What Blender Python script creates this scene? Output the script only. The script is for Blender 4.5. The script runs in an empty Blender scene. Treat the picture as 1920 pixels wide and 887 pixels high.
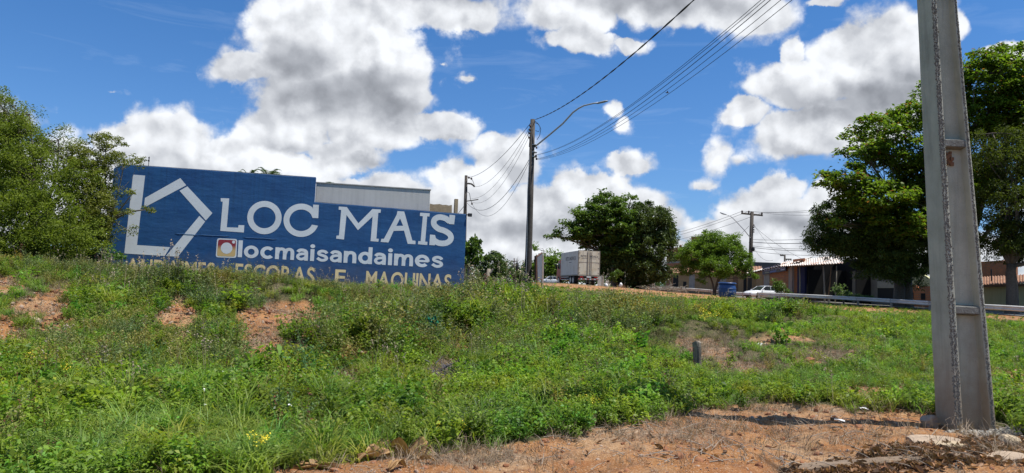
import bpy, math, random
import numpy as np
from mathutils import Matrix, Vector
from mathutils.geometry import tessellate_polygon

rnd = random.Random(7)
rng = np.random.default_rng(11)
SC = bpy.context.scene
COL = SC.collection
R = math.radians

# ------------------------------------------------------------------ camera
EYE = 1.6
F = 1350.0                      # focal length in pixels of the 1920 px wide photograph
PITCH, ROLL = R(4.3), 0.035
cam_data = bpy.data.cameras.new('camera')
cam = bpy.data.objects.new('camera', cam_data)
COL.objects.link(cam)
cam_data.sensor_width = 36.0
cam_data.lens = 36.0 * F / 1920.0
cam_data.clip_end = 6000.0
cam_data.clip_start = 0.1
CAMROT = Matrix.Rotation(math.pi / 2 + PITCH, 4, 'X') @ Matrix.Rotation(ROLL, 4, 'Z')
cam.matrix_world = Matrix.Translation((0, 0, EYE)) @ CAMROT
SC.camera = cam
CR = np.array(CAMROT.to_3x3())

SC.view_settings.view_transform = 'Standard'
SC.view_settings.look = 'None'
SC.view_settings.exposure = 0.52
SC.view_settings.gamma = 1.0
SC.cycles.max_bounces = 6
SC.cycles.diffuse_bounces = 3
SC.cycles.transmission_bounces = 3
SC.cycles.transparent_max_bounces = 6
SC.cycles.use_denoising = True


def ray(px, py):
    v = CR @ np.array([(px - 960.0) / F, -(py - 443.5) / F, -1.0])
    return v


def P(px, py, d):
    """world point seen at photo pixel (px, py) at forward distance d (world Y = d)"""
    v = ray(px, py)
    v = v * (d / v[1])
    return Vector((v[0], v[1], v[2] + EYE))


def project(X, Y, Z):
    v = np.stack([X, Y, Z - EYE], -1) @ CR          # into camera axes
    w = np.maximum(-v[..., 2], 1e-3)
    return 960 + F * v[..., 0] / w, 443.5 - F * v[..., 1] / w


# ------------------------------------------------------------------ node helpers
def nodes_of(mat_or_world):
    mat_or_world.use_nodes = True
    nt = mat_or_world.node_tree
    nt.nodes.clear()
    return nt


def N(nt, kind, **kw):
    n = nt.nodes.new(kind)
    for k, v in kw.items():
        setattr(n, k, v)
    return n


def L(nt, a, b):
    nt.links.new(a, b)


def setin(nt, sock, v):
    if hasattr(v, 'is_output') or isinstance(v, bpy.types.NodeSocket):
        nt.links.new(v, sock)
    else:
        sock.default_value = v


def M(nt, op, a, b=None, c=None, clamp=False):
    n = nt.nodes.new('ShaderNodeMath')
    n.operation = op
    n.use_clamp = clamp
    setin(nt, n.inputs[0], a)
    if b is not None:
        setin(nt, n.inputs[1], b)
    if c is not None:
        setin(nt, n.inputs[2], c)
    return n.outputs[0]


def VM(nt, op, a, b=None, scale=None):
    n = nt.nodes.new('ShaderNodeVectorMath')
    n.operation = op
    setin(nt, n.inputs[0], a)
    if b is not None:
        setin(nt, n.inputs[1], b)
    if scale is not None:
        setin(nt, n.inputs['Scale'], scale)
    return n.outputs['Value'] if op in ('LENGTH', 'DISTANCE', 'DOT_PRODUCT') else n.outputs['Vector']


def MIX(nt, fac, a, b, blend='MIX'):
    n = nt.nodes.new('ShaderNodeMix')
    n.data_type = 'RGBA'
    n.blend_type = blend
    n.clamp_factor = True
    setin(nt, n.inputs[0], fac)
    for s, v in ((n.inputs[6], a), (n.inputs[7], b)):
        if isinstance(v, bpy.types.NodeSocket):
            nt.links.new(v, s)
        else:
            s.default_value = (v[0], v[1], v[2], 1.0)
    return n.outputs[2]


def MR(nt, v, a, b, c=0.0, d=1.0, smooth=False):
    n = nt.nodes.new('ShaderNodeMapRange')
    if smooth:
        n.interpolation_type = 'SMOOTHSTEP'
    setin(nt, n.inputs[0], v)
    for i, q in enumerate((a, b, c, d)):
        n.inputs[1 + i].default_value = q
    return n.outputs[0]


def NOISE(nt, vec, scale, detail=4.0, rough=0.55, dist=0.0, color=False):
    n = nt.nodes.new('ShaderNodeTexNoise')
    if vec is not None:
        nt.links.new(vec, n.inputs['Vector'])
    n.inputs['Scale'].default_value = scale
    n.inputs['Detail'].default_value = detail
    n.inputs['Roughness'].default_value = rough
    n.inputs['Distortion'].default_value = dist
    return n.outputs['Color'] if color else n.outputs[0]


# ------------------------------------------------------------------ sun and sky
SUN_EL = R(67.0)
SUN_DIR = Vector((0.975, -0.22, 0)).normalized()          # horizontal direction towards the sun
sv = Vector((SUN_DIR.x * math.cos(SUN_EL), SUN_DIR.y * math.cos(SUN_EL), math.sin(SUN_EL)))
sun_data = bpy.data.lights.new('sun', 'SUN')
sun_data.energy = 4.9
sun_data.angle = R(0.53)
sun_data.color = (1.0, 0.955, 0.88)
sun = bpy.data.objects.new('sun', sun_data)
sun.rotation_euler = sv.to_track_quat('Z', 'Y').to_euler()
COL.objects.link(sun)

world = bpy.data.worlds.new('World')
SC.world = world
wt = nodes_of(world)

# clouds: lobes given by their tangent-plane place in the sky in front (x/y, z/y), edge broken by noise
BRIGHT = [
    (560, 50, 120, 85), (690, 110, 125, 105), (450, 125, 80, 42), (620, 180, 190, 90), (762, 160, 62, 90),
    (540, 235, 130, 70), (700, 246, 130, 50), (825, 246, 94, 34), (640, 285, 90, 36), (470, 285, 100, 60),
    (300, 258, 110, 58), (400, 300, 150, 50), (215, 262, 60, 40), (280, 320, 150, 40),
    (700, 355, 88, 38), (600, 350, 60, 30), (660, 352, 100, 30),
    (760, 22, 180, 55), (845, 35, 100, 42), (640, 2, 120, 45), (905, 52, 36, 18),
    (1080, 22, 115, 55), (1095, 82, 85, 28), (1250, 12, 160, 50), (1385, 22, 110, 56), (1180, 88, 36, 18),
    (885, 152, 40, 18, .62), (832, 128, 30, 12, .55), (195, 178, 50, 14, .45), (1148, 200, 46, 34, .82), (1170, 226, 34, 38, .75),
    (960, 300, 70, 60), (1050, 385, 175, 62), (1185, 300, 46, 24), (900, 380, 120, 62), (955, 440, 160, 60),
    (1110, 345, 90, 36), (940, 270, 40, 26), (860, 340, 70, 36),
    (1345, 285, 36, 50, .78), (1318, 335, 50, 22, .72), (1380, 292, 50, 20, .5),
    (1445, 395, 120, 62), (1350, 435, 100, 42), (1500, 440, 150, 66), (1460, 350, 66, 34), (1290, 462, 60, 26),
    (1640, 130, 165, 95), (1470, 160, 95, 56), (1398, 208, 62, 30), (1700, 75, 105, 66), (1500, 250, 110, 56),
    (1600, 240, 140, 66), (1780, 50, 50, 46), (1480, 100, 30, 30),
    (1900, 108, 80, 34), (1545, 8, 40, 14),
    (90, 300, 120, 60), (250, 380, 300, 60), (560, 400, 260, 70), (820, 430, 200, 80), (1000, 500, 260, 60), (1180, 400, 120, 60),
    (1420, 500, 260, 60), (1700, 480, 260, 80), (520, 310, 150, 40), (1560, 380, 80, 50), (1700, 160, 120, 100), (1600, 100, 100, 60),
    (600, 105, 150, 95), (1200, 480, 200, 40), (-80, 250, 150, 80), (2080, 170, 160, 80), (2060, 400, 200, 60), (-120, 420, 200, 80),
]
DARK = [
    (650, 178, 200, 60, 1.0), (560, 120, 110, 60, 0.85), (740, 205, 80, 40, 0.9), (540, 275, 200, 26, 0.6),
    (700, 300, 120, 18, 0.6), (840, 272, 90, 12, 0.5), (790, 0, 200, 26, 0.7), (1250, 4, 210, 44, 0.85), (1640, 195, 170, 44, 0.95),
    (1560, 215, 130, 30, 0.7), (1010, 430, 170, 40, 0.85), (900, 405, 110, 28, 0.55), (1500, 425, 150, 34, 0.8),
    (300, 310, 220, 20, 0.45), (1500, 296, 110, 14, 0.5), (1720, 150, 80, 70, 0.6), (1560, 450, 120, 40, 0.5),
    (1120, 400, 120, 26, 0.5), (1090, 104, 60, 10, 0.4), (1880, 138, 70, 16, 0.5),
]


def lobe(px, py, rx, ry):
    v = ray(px, py)
    return v[0] / v[1], v[2] / v[1], rx / F, ry / F


grp = bpy.data.node_groups.new('cloud_density', 'ShaderNodeTree')
grp.interface.new_socket('Direction', in_out='INPUT', socket_type='NodeSocketVector')
grp.interface.new_socket('Density', in_out='OUTPUT', socket_type='NodeSocketFloat')
grp.interface.new_socket('Shade', in_out='OUTPUT', socket_type='NodeSocketFloat')
grp.interface.new_socket('Puff', in_out='OUTPUT', socket_type='NodeSocketFloat')
gi = grp.nodes.new('NodeGroupInput')
go = grp.nodes.new('NodeGroupOutput')
dirv = gi.outputs[0]
sp = N(grp, 'ShaderNodeSeparateXYZ')
L(grp, dirv, sp.inputs[0])
yy = M(grp, 'MAXIMUM', sp.outputs[1], 0.05)
cu = M(grp, 'DIVIDE', sp.outputs[0], yy)
cv = M(grp, 'DIVIDE', sp.outputs[2], yy)
cmb = N(grp, 'ShaderNodeCombineXYZ')
L(grp, cu, cmb.inputs[0])
L(grp, cv, cmb.inputs[1])
wA = NOISE(grp, dirv, 5.0, 2.0, 0.5, color=True)
wB = NOISE(grp, dirv, 19.0, 5.0, 0.6, color=True)
w1 = VM(grp, 'SCALE', VM(grp, 'SUBTRACT', wA, (0.5, 0.5, 0.5)), scale=0.055)
w2 = VM(grp, 'SCALE', VM(grp, 'SUBTRACT', wB, (0.5, 0.5, 0.5)), scale=0.045)
puv = VM(grp, 'ADD', VM(grp, 'ADD', cmb.outputs[0], w1), w2)
puv = VM(grp, 'MULTIPLY', puv, (1, 1, 0))


def field(nt, lobes, vec, weights=None):
    acc = None
    for i, (px, py, rx, ry, *k_) in enumerate(lobes):
        u, v, ru, rv = lobe(px, py, rx, ry)
        q = VM(nt, 'MULTIPLY', VM(nt, 'SUBTRACT', vec, (u, v, 0)), (1 / ru, 1 / rv, 0))
        ln = M(nt, 'SUBTRACT', k_[0] if k_ else 1.25, VM(nt, 'LENGTH', q))
        if weights:
            ln = M(nt, 'MULTIPLY', ln, weights[i])
        acc = ln if acc is None else M(nt, 'MAXIMUM', acc, ln)
    return acc


front = field(grp, BRIGHT, puv)
fine = NOISE(grp, dirv, 11.0, 9.0, 0.62)
fine2 = NOISE(grp, dirv, 42.0, 6.0, 0.6)
front = MR(grp, front, -0.6, 1.25, -0.80, 1.45)
front = M(grp, 'ADD', front, M(grp, 'MULTIPLY', M(grp, 'MAXIMUM', M(grp, 'SUBTRACT', front, 0.30), 0.0), 1.9))


def billow(nt, vec, sc):
    vo = N(nt, 'ShaderNodeTexVoronoi', feature='SMOOTH_F1')
    vo.inputs['Scale'].default_value = sc
    vo.inputs['Smoothness'].default_value = 0.25
    L(nt, vec, vo.inputs['Vector'])
    return M(nt, 'SUBTRACT', 0.42, vo.outputs['Distance'])


dirw = VM(grp, 'ADD', dirv, w2)
bil = M(grp, 'ADD', M(grp, 'MULTIPLY', billow(grp, dirw, 15.0), 1.15), M(grp, 'MULTIPLY', billow(grp, dirw, 38.0), 0.75))
dens = M(grp, 'ADD', front, M(grp, 'MULTIPLY', M(grp, 'SUBTRACT', fine, 0.5), 1.9))
dens = M(grp, 'ADD', dens, bil)
puff = M(grp, 'ADD', M(grp, 'MULTIPLY', billow(grp, dirw, 8.0), 1.0), M(grp, 'MULTIPLY', bil, 0.55))
puff = M(grp, 'ADD', puff, M(grp, 'MULTIPLY', fine, 0.7))
L(grp, puff, go.inputs[2])
dens = M(grp, 'ADD', dens, M(grp, 'MULTIPLY', M(grp, 'SUBTRACT', fine2, 0.5), 1.0))
# the rest of the sky: the same broken cumulus from noise alone
gen = M(grp, 'MULTIPLY', M(grp, 'SUBTRACT', NOISE(grp, VM(grp, 'MULTIPLY', dirv, (1, 1, 1.7)), 2.6, 8.0, 0.58), 0.53), 4.0)
inx = MR(grp, M(grp, 'ABSOLUTE', cu), 0.80, 0.98)
iny = MR(grp, cv, 0.50, 0.66)
behind = MR(grp, sp.outputs[1], 0.30, 0.10)
outside = M(grp, 'MAXIMUM', M(grp, 'MAXIMUM', inx, iny), behind)
mx = N(grp, 'ShaderNodeMix')
mx.data_type = 'FLOAT'
L(grp, outside, mx.inputs[0])
L(grp, dens, mx.inputs[2])
L(grp, gen, mx.inputs[3])
L(grp, mx.outputs[0], go.inputs[0])
dk = field(grp, [b[:4] for b in DARK], puv, [b[4] for b in DARK])
dk = M(grp, 'MULTIPLY', dk, M(grp, 'SUBTRACT', 1.0, outside))
L(grp, dk, go.inputs[1])

tc = N(wt, 'ShaderNodeTexCoord')
dir0 = tc.outputs['Generated']
g0 = N(wt, 'ShaderNodeGroup')
g0.node_tree = grp
L(wt, dir0, g0.inputs[0])
off = VM(wt, 'NORMALIZE', VM(wt, 'ADD', dir0, (0.008, 0.0, 0.016)))
g1 = N(wt, 'ShaderNodeGroup')
g1.node_tree = grp
L(wt, off, g1.inputs[0])
alpha = MR(wt, g0.outputs[0], -0.15, 0.80, smooth=True)
relief = M(wt, 'SUBTRACT', g0.outputs[2], g1.outputs[2])            # > 0 where the cloud thins towards the sun
soft = MR(wt, relief, -0.30, 0.36)
thick = MR(wt, g0.outputs[0], 0.3, 1.6, smooth=True)
under = MR(wt, M(wt, 'ADD', g0.outputs[1], M(wt, 'MULTIPLY', M(wt, 'SUBTRACT', NOISE(wt, dir0, 7.0, 5.0, 0.5), 0.5), 0.6)), 0.05, 1.0, smooth=True)
lum = M(wt, 'ADD', 0.80, M(wt, 'MULTIPLY', M(wt, 'SUBTRACT', soft, 0.45), 0.48))
shade_n = NOISE(wt, dir0, 6.0, 5.0, 0.5)
lum = M(wt, 'ADD', lum, M(wt, 'MULTIPLY', M(wt, 'SUBTRACT', shade_n, 0.5), 0.22))
lum = M(wt, 'MULTIPLY', lum, M(wt, 'SUBTRACT', 1.0, M(wt, 'MULTIPLY', under, 0.50)))
lum = M(wt, 'MINIMUM', M(wt, 'MAXIMUM', lum, 0.16), 0.97)
ccol = MIX(wt, MR(wt, lum, 0.25, 0.8), (8.8, 9.4, 10.7), (9.7, 10.0, 10.5))
ccol = VM(wt, 'SCALE', ccol, scale=M(wt, 'MULTIPLY', lum, 0.73))
sky = N(wt, 'ShaderNodeTexSky', sky_type='NISHITA')
sky.sun_disc = False
sky.sun_elevation = SUN_EL
sky.sun_rotation = math.atan2(SUN_DIR.x, SUN_DIR.y)
sky.altitude = 200.0
sky.air_density = 1.0
sky.dust_density = 0.6
sky.ozone_density = 2.2
sz = N(wt, 'ShaderNodeSeparateXYZ')
L(wt, dir0, sz.inputs[0])
skyc = MIX(wt, 1.0, sky.outputs[0], MIX(wt, MR(wt, sz.outputs[2], 0.0, 0.45), (0.48, 0.66, 0.93), (0.30, 0.64, 0.96)), 'MULTIPLY')
wisp = MR(wt, NOISE(wt, VM(wt, 'MULTIPLY', dir0, (1.5, 1.5, 9.0)), 4.5, 6.0, 0.6, 0.6), 0.55, 0.85, 0.0, 0.16)
skyc = MIX(wt, wisp, skyc, (5.6, 6.6, 8.0))
final = MIX(wt, alpha, skyc, ccol)
bg = N(wt, 'ShaderNodeBackground')
bg.inputs['Strength'].default_value = 0.10
L(wt, final, bg.inputs['Color'])
world.cycles.sampling_method = 'MANUAL'
world.cycles.sample_map_resolution = 256
wo = N(wt, 'ShaderNodeOutputWorld')
L(wt, bg.outputs[0], wo.inputs[0])


# ------------------------------------------------------------------ materials
MATS = {}


def mat(name, col, rough=0.85, var=0.0, scale=6.0, col2=None, bump=0.0, bscale=30.0, metal=0.0, spec=0.3,
        streak=0.0, dirt=None, dirt_amt=0.0, dirt_scale=2.0):
    """simple weathered surface: base colour, mottling towards col2, vertical streaks, dirt patches, bump"""
    if name in MATS:
        return MATS[name]
    m = bpy.data.materials.new(name)
    nt = nodes_of(m)
    tcn = N(nt, 'ShaderNodeTexCoord')
    ob = tcn.outputs['Object']
    b = N(nt, 'ShaderNodeBsdfPrincipled')
    b.inputs['Roughness'].default_value = rough
    b.inputs['Metallic'].default_value = metal
    b.inputs['Specular IOR Level'].default_value = spec
    c = None
    if col2 is None:
        col2 = tuple(x * (1 - 0.55) for x in col)
    n1 = NOISE(nt, ob, scale, 6.0, 0.62)
    fac = MR(nt, n1, 0.5 - 0.22, 0.5 + 0.22, 0.0, var)
    c = MIX(nt, fac, col, col2)
    if streak:
        st = NOISE(nt, VM(nt, 'MULTIPLY', ob, (5.0, 5.0, 0.28)), 1.6, 5.0, 0.6)
        c = MIX(nt, MR(nt, st, 0.48, 0.72, 0.0, streak), c, tuple(x * 0.35 for x in col))
    if dirt is not None:
        dn = NOISE(nt, ob, dirt_scale, 5.0, 0.65)
        c = MIX(nt, MR(nt, dn, 0.52, 0.66, 0.0, dirt_amt), c, dirt)
    L(nt, c, b.inputs['Base Color'])
    if bump:
        bn = N(nt, 'ShaderNodeBump')
        bn.inputs['Strength'].default_value = bump
        bn.inputs['Distance'].default_value = 0.02
        L(nt, NOISE(nt, ob, bscale, 6.0, 0.65), bn.inputs['Height'])
        L(nt, bn.outputs[0], b.inputs['Normal'])
    o = N(nt, 'ShaderNodeOutputMaterial')
    L(nt, b.outputs[0], o.inputs[0])
    MATS[name] = m
    return m


def leaf_mat(name, dark, light, trans=0.35, rough=0.5, third=None, inst=False):
    """foliage: colour runs between dark and light by the per-leaf value 'var'"""
    if name in MATS:
        return MATS[name]
    m = bpy.data.materials.new(name)
    nt = nodes_of(m)
    at = N(nt, 'ShaderNodeAttribute')
    at.attribute_name = 'var'
    c = MIX(nt, at.outputs['Fac'], dark, light)
    if third is not None:
        at2 = N(nt, 'ShaderNodeAttribute')
        at2.attribute_name = 'var2'
        c = MIX(nt, MR(nt, at2.outputs['Fac'], 0.94, 0.96), c, third)
    if inst:
        ai = N(nt, 'ShaderNodeAttribute')
        ai.attribute_type = 'INSTANCER'
        ai.attribute_name = 'tint'
        c = MIX(nt, 1.0, c, ai.outputs['Color'], 'MULTIPLY')
    b = N(nt, 'ShaderNodeBsdfPrincipled')
    b.inputs['Roughness'].default_value = rough
    b.inputs['Specular IOR Level'].default_value = 0.25
    L(nt, c, b.inputs['Base Color'])
    tr = N(nt, 'ShaderNodeBsdfTranslucent')
    L(nt, MIX(nt, 1.0, c, (1.25, 1.35, 0.7), 'MULTIPLY'), tr.inputs['Color'])
    ms = N(nt, 'ShaderNodeMixShader')
    ms.inputs[0].default_value = trans
    L(nt, b.outputs[0], ms.inputs[1])
    L(nt, tr.outputs[0], ms.inputs[2])
    o = N(nt, 'ShaderNodeOutputMaterial')
    L(nt, ms.outputs[0], o.inputs[0])
    MATS[name] = m
    return m


# ------------------------------------------------------------------ object helpers
def tag(o, label=None, cat=None, group=None, kind=None):
    if label:
        o['label'] = label
    if cat:
        o['category'] = cat
    if group:
        o['group'] = group
    if kind:
        o['kind'] = kind
    return o


def thing(name, label, cat, loc=(0, 0, 0), rz=0.0, group=None):
    o = bpy.data.objects.new(name, None)
    o.empty_display_size = 0.2
    o.location = loc
    o.rotation_euler = (0, 0, rz)
    COL.objects.link(o)
    return tag(o, label, cat, group)


def link(name, me, m, parent=None):
    if m is not None:
        me.materials.append(m)
    o = bpy.data.objects.new(name, me)
    COL.objects.link(o)
    if parent is not None:
        o.parent = parent
    return o


class MB:
    def __init__(self):
        self.v, self.f = [], []

    def add(self, vs, fs):
        k = len(self.v)
        self.v += [tuple(p) for p in vs]
        self.f += [tuple(i + k for i in q) for q in fs]
        return self

    def box(self, x0, x1, y0, y1, z0, z1, mtx=None, taper=None):
        vs = [Vector((x, y, z)) for z in (z0, z1) for y in (y0, y1) for x in (x0, x1)]
        if mtx is not None:
            vs = [mtx @ p for p in vs]
        return self.add(vs, [(0, 2, 3, 1), (4, 5, 7, 6), (0, 1, 5, 4), (2, 6, 7, 3), (0, 4, 6, 2), (1, 3, 7, 5)])

    def tube(self, pts, radii, n=8, cap=True):
        pts = [Vector(p) for p in pts]
        if not hasattr(radii, '__len__'):
            radii = [radii] * len(pts)
        k0 = len(self.v)
        up = Vector((0.13, 0.21, 0.97))
        for i, p in enumerate(pts):
            t = (pts[min(i + 1, len(pts) - 1)] - pts[max(i - 1, 0)]).normalized()
            a = t.cross(up)
            if a.length < 0.1:
                a = t.cross(Vector((1, 0.1, 0)))
            a.normalize()
            b = t.cross(a)
            for j in range(n):
                th = 2 * math.pi * j / n
                self.v.append(tuple(p + (a * math.cos(th) + b * math.sin(th)) * radii[i]))
        for i in range(len(pts) - 1):
            for j in range(n):
                a0, a1 = k0 + i * n + j, k0 + i * n + (j + 1) % n
                self.f.append((a0, a1, a1 + n, a0 + n))
        if cap:
            self.f.append(tuple(k0 + j for j in range(n))[::-1])
            e = k0 + (len(pts) - 1) * n
            self.f.append(tuple(e + j for j in range(n)))
        return self

    def prism(self, poly, y0, y1, mtx=None):
        """polygon in x,z extruded along y"""
        n = len(poly)
        vs = [Vector((x, y0, z)) for x, z in poly] + [Vector((x, y1, z)) for x, z in poly]
        if mtx is not None:
            vs = [mtx @ p for p in vs]
        fs = [tuple(range(n)), tuple(range(2 * n - 1, n - 1, -1))]
        fs += [((i + 1) % n, i, i + n, (i + 1) % n + n) for i in range(n)]
        return self.add(vs, fs)

    def loft(self, rings, cap=True):
        n = len(rings[0])
        k0 = len(self.v)
        for r in rings:
            self.v += [tuple(p) for p in r]
        for i in range(len(rings) - 1):
            for j in range(n):
                a0, a1 = k0 + i * n + j, k0 + i * n + (j + 1) % n
                self.f.append((a0, a1, a1 + n, a0 + n))
        if cap:
            self.f.append(tuple(k0 + j for j in range(n))[::-1])
            e = k0 + (len(rings) - 1) * n
            self.f.append(tuple(e + j for j in range(n)))
        return self

    def mesh(self, name, smooth=False):
        me = bpy.data.meshes.new(name)
        me.from_pydata(self.v, [], self.f)
        me.validate()
        if smooth:
            me.polygons.foreach_set('use_smooth', [True] * len(me.polygons))
        me.update()
        return me

    def build(self, name, m, parent=None, smooth=False, bevel=0.0):
        o = link(name, self.mesh(name, smooth), m, parent)
        if bevel:
            md = o.modifiers.new('bevel', 'BEVEL')
            md.width = bevel
            md.segments = 2
            md.limit_method = 'ANGLE'
        return o


def quad_mesh(name, V, m, var=None, var2=None, tri=False):
    """V: (n,4,3) or (n,3,3) array of faces -> mesh with per-face-point values"""
    n, k = V.shape[0], V.shape[1]
    me = bpy.data.meshes.new(name)
    me.vertices.add(n * k)
    me.vertices.foreach_set('co', V.reshape(-1).astype(np.float32))
    me.loops.add(n * k)
    me.loops.foreach_set('vertex_index', np.arange(n * k, dtype=np.int32))
    me.polygons.add(n)
    me.polygons.foreach_set('loop_start', np.arange(0, n * k, k, dtype=np.int32))
    me.update(calc_edges=True)
    for nm, a in (('var', var), ('var2', var2)):
        if a is not None:
            at = me.attributes.new(nm, 'FLOAT', 'POINT')
            at.data.foreach_set('value', np.repeat(a, k).astype(np.float32))
    if m is not None:
        me.materials.append(m)
    return me


def unit(a):
    return a / np.maximum(np.linalg.norm(a, axis=-1, keepdims=True), 1e-9)


def leaves(C, size, aspect=0.45, up=0.5, fold=0.25, along=None, r=None):
    """leaf quads at centres C (n,3): base, side, tip, side; folded a little along the midrib"""
    r = r or rng
    n = len(C)
    nrm = unit(r.normal(size=(n, 3)) + np.array([0, 0, up * 2.2]))
    a = r.normal(size=(n, 3)) if along is None else along + r.normal(size=(n, 3)) * 0.35
    a = unit(a - (a * nrm).sum(-1, keepdims=True) * nrm)
    b = np.cross(nrm, a)
    s = (size * r.uniform(0.65, 1.25, n))[:, None]
    w = s * aspect
    base = C - a * s * 0.5
    tip = C + a * s * 0.5 - nrm * s * fold * 0.5
    l1 = C + b * w * 0.5 + nrm * s * fold * 0.25
    l2 = C - b * w * 0.5 + nrm * s * fold * 0.25
    return np.stack([base, l1, tip, l2], 1)


# ------------------------------------------------------------------ numpy noise
def _hash(ix, iy, seed):
    h = (ix.astype(np.int64) * 374761393 + iy.astype(np.int64) * 668265263 + seed * 2246822519) & 0xFFFFFFFF
    h = ((h ^ (h >> 13)) * 1274126177) & 0xFFFFFFFF
    return ((h ^ (h >> 16)) & 0xFFFF) / 65535.0


def vnoise(x, y, seed=0):
    ix, iy = np.floor(x), np.floor(y)
    fx, fy = x - ix, y - iy
    fx, fy = fx * fx * (3 - 2 * fx), fy * fy * (3 - 2 * fy)
    a, b = _hash(ix, iy, seed), _hash(ix + 1, iy, seed)
    c, d = _hash(ix, iy + 1, seed), _hash(ix + 1, iy + 1, seed)
    return (a * (1 - fx) + b * fx) * (1 - fy) + (c * (1 - fx) + d * fx) * fy


def fbm(x, y, seed=0, oct=4):
    s, amp, tot = 0, 1.0, 0
    for i in range(oct):
        s = s + amp * vnoise(x * 2 ** i, y * 2 ** i, seed + i * 17)
        tot += amp
        amp *= 0.5
    return s / tot


# ------------------------------------------------------------------ terrain height
def hor(px):
    return 545 + 0.035 * (px - 960)


CTRL = []


def cpt(px, prof):
    for py, d in prof:
        X = (px - 960) / F * d
        CTRL.append((X, d, -(py - hor(px)) / F * d))


cpt(-250, [(887, 4.6), (780, 6.2), (690, 9), (600, 13), (540, 17), (492, 22), (490, 30)])
cpt(100, [(887, 4.8), (780, 6.7), (690, 9.6), (610, 13.8), (548, 18.5), (503, 24), (498, 32)])
cpt(350, [(887, 4.9), (780, 6.9), (700, 9.7), (625, 13.8), (560, 19.5), (526, 25.5), (524, 30)])
cpt(600, [(887, 5.0), (780, 7.0), (705, 10), (640, 14), (580, 19.5), (540, 25), (541, 28), (542, 31)])
cpt(800, [(887, 5.0), (780, 7.2), (705, 10.5), (645, 15), (590, 20.5), (556, 26.5), (544, 30), (539, 36)])
cpt(1000, [(887, 5.1), (800, 6.9), (705, 10.8), (645, 15.5), (600, 21), (570, 27), (553, 34), (545, 44)])
cpt(1300, [(887, 5.0), (800, 6.7), (725, 9.8), (668, 14.5), (625, 21), (592, 29), (567, 40), (556, 54)])
cpt(1600, [(887, 4.9), (800, 6.7), (765, 8.0), (705, 12), (655, 17), (622, 23.5), (594, 34), (579, 47)])
cpt(1850, [(887, 5.0), (812, 6.9), (745, 10), (685, 15), (643, 21), (609, 30), (596, 40)])
cpt(2200, [(887, 4.8), (820, 7.0), (745, 10.5), (690, 15), (645, 22), (620, 30)])
for X, Y, h in [(7.7, 78, 0.95), (10, 90, 1.05), (7, 140, 1.6), (0, 110, 1.2), (30, 43, -0.52), (25, 80, 0.02), (20, 113, 0.5),
                (40, 43, -0.52), (34, 80, 0.02), (28, 113, 0.5), (45, 60, -0.3), (60, 45, -0.5), (60, 100, 0.4),
                (-20, 60, 0.7), (-45, 60, 0.8), (-6, 60, 0.6), (-10, 42, 0.35), (-40, 35, 0.5), (-70, 100, 1.2),
                (-40, 160, 1.8), (0, 220, 2.2), (60, 220, 2.0), (120, 160, 1.4), (-150, 220, 2.2), (0, 340, 2.6),
                (150, 320, 2.6), (-200, 340, 2.6), (0, 1, -1.4), (-6, 1, -1.4), (6, 1, -1.35), (0, -12, -1.5), (-30, -12, -1.5),
                (30, -12, -1.5), (0, -90, -1.6), (-100, -60, -1.5), (100, -60, -1.4), (-40, 12, -1.0), (45, 15, -1.1),
                (-100, 40, 0.4), (100, 50, -0.3)]:
    CTRL.append((X, Y, h))
CT = np.array(CTRL)


def _k(dx, dy):
    return np.sqrt(dx * dx + dy * dy + 2.0)


KM = _k(CT[:, 0][:, None] - CT[:, 0][None], CT[:, 1][:, None] - CT[:, 1][None])
n_ = len(CT)
AA = np.zeros((n_ + 1, n_ + 1))
AA[:n_, :n_] = KM - np.eye(n_) * 0.35
AA[:n_, n_] = 1
AA[n_, :n_] = 1
WT = np.linalg.solve(AA, np.append(CT[:, 2], 0))


MOUNDS = [(55, 20.0, .45, 2.4, 1.6), (0, 17.0, .4, 2.0, 1.2), (338, 18.6, .55, 1.2, 1.1), (345, 15.2, .3, .9, .8), (520, 20.0, .6, 2.4, 1.4), (480, 16.2, .35, 1.4, 1.0), (860, 16.6, .45, 1.1, .9),
          (665, 15.5, .35, 1.0, .8), (640, 12.2, .35, 1.1, .7), (730, 14.5, .35, 1.6, .8), (960, 21.5, .55, 2.2, 1.4), (1160, 20.0, .45, 1.8, 1.2), (1330, 18.2, .5, 2.4, 1.1), (1470, 27.5, .45, 4.5, 1.4), (1340, 31.0, .35, 4.0, 1.6),
          (1410, 13.4, .25, 1.8, .9), (560, 11.6, .25, 1.6, .9)]


def H(x, y, rough=True):
    x = np.asarray(x, float)
    y = np.asarray(y, float)
    out = np.full(x.shape, WT[n_])
    for i in range(n_):
        out = out + WT[i] * _k(x - CT[i, 0], y - CT[i, 1])
    for mpx, md_, ma, mrx, mry in MOUNDS:
        mx_ = (mpx - 960) / F * md_
        q = ((x - mx_) / mrx) ** 2 + ((y - md_) / mry) ** 2
        out = out + ma * np.exp(-q * 1.2)
    r = np.hypot(x, y)
    t = np.clip((r - 260) / 240, 0, 1)
    t = t * t * (3 - 2 * t)
    out = out * (1 - t) + 2.6 * t
    if rough:
        a = np.clip((60 - r) / 40, 0, 1)
        out = out + a * ((fbm(x * 0.8, y * 0.8, 3) - 0.5) * 0.22 + (fbm(x * 3.1, y * 3.1, 9) - 0.5) * 0.06)
    return out + EYE


def gz(x, y):
    return float(H(np.array([x]), np.array([y]))[0])


def on_ground(px, d, dz=0.0):
    """ground point straight below photo column px at distance d"""
    p = P(px, hor(px), d)
    return Vector((p.x, d, gz(p.x, d) + dz))


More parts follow.
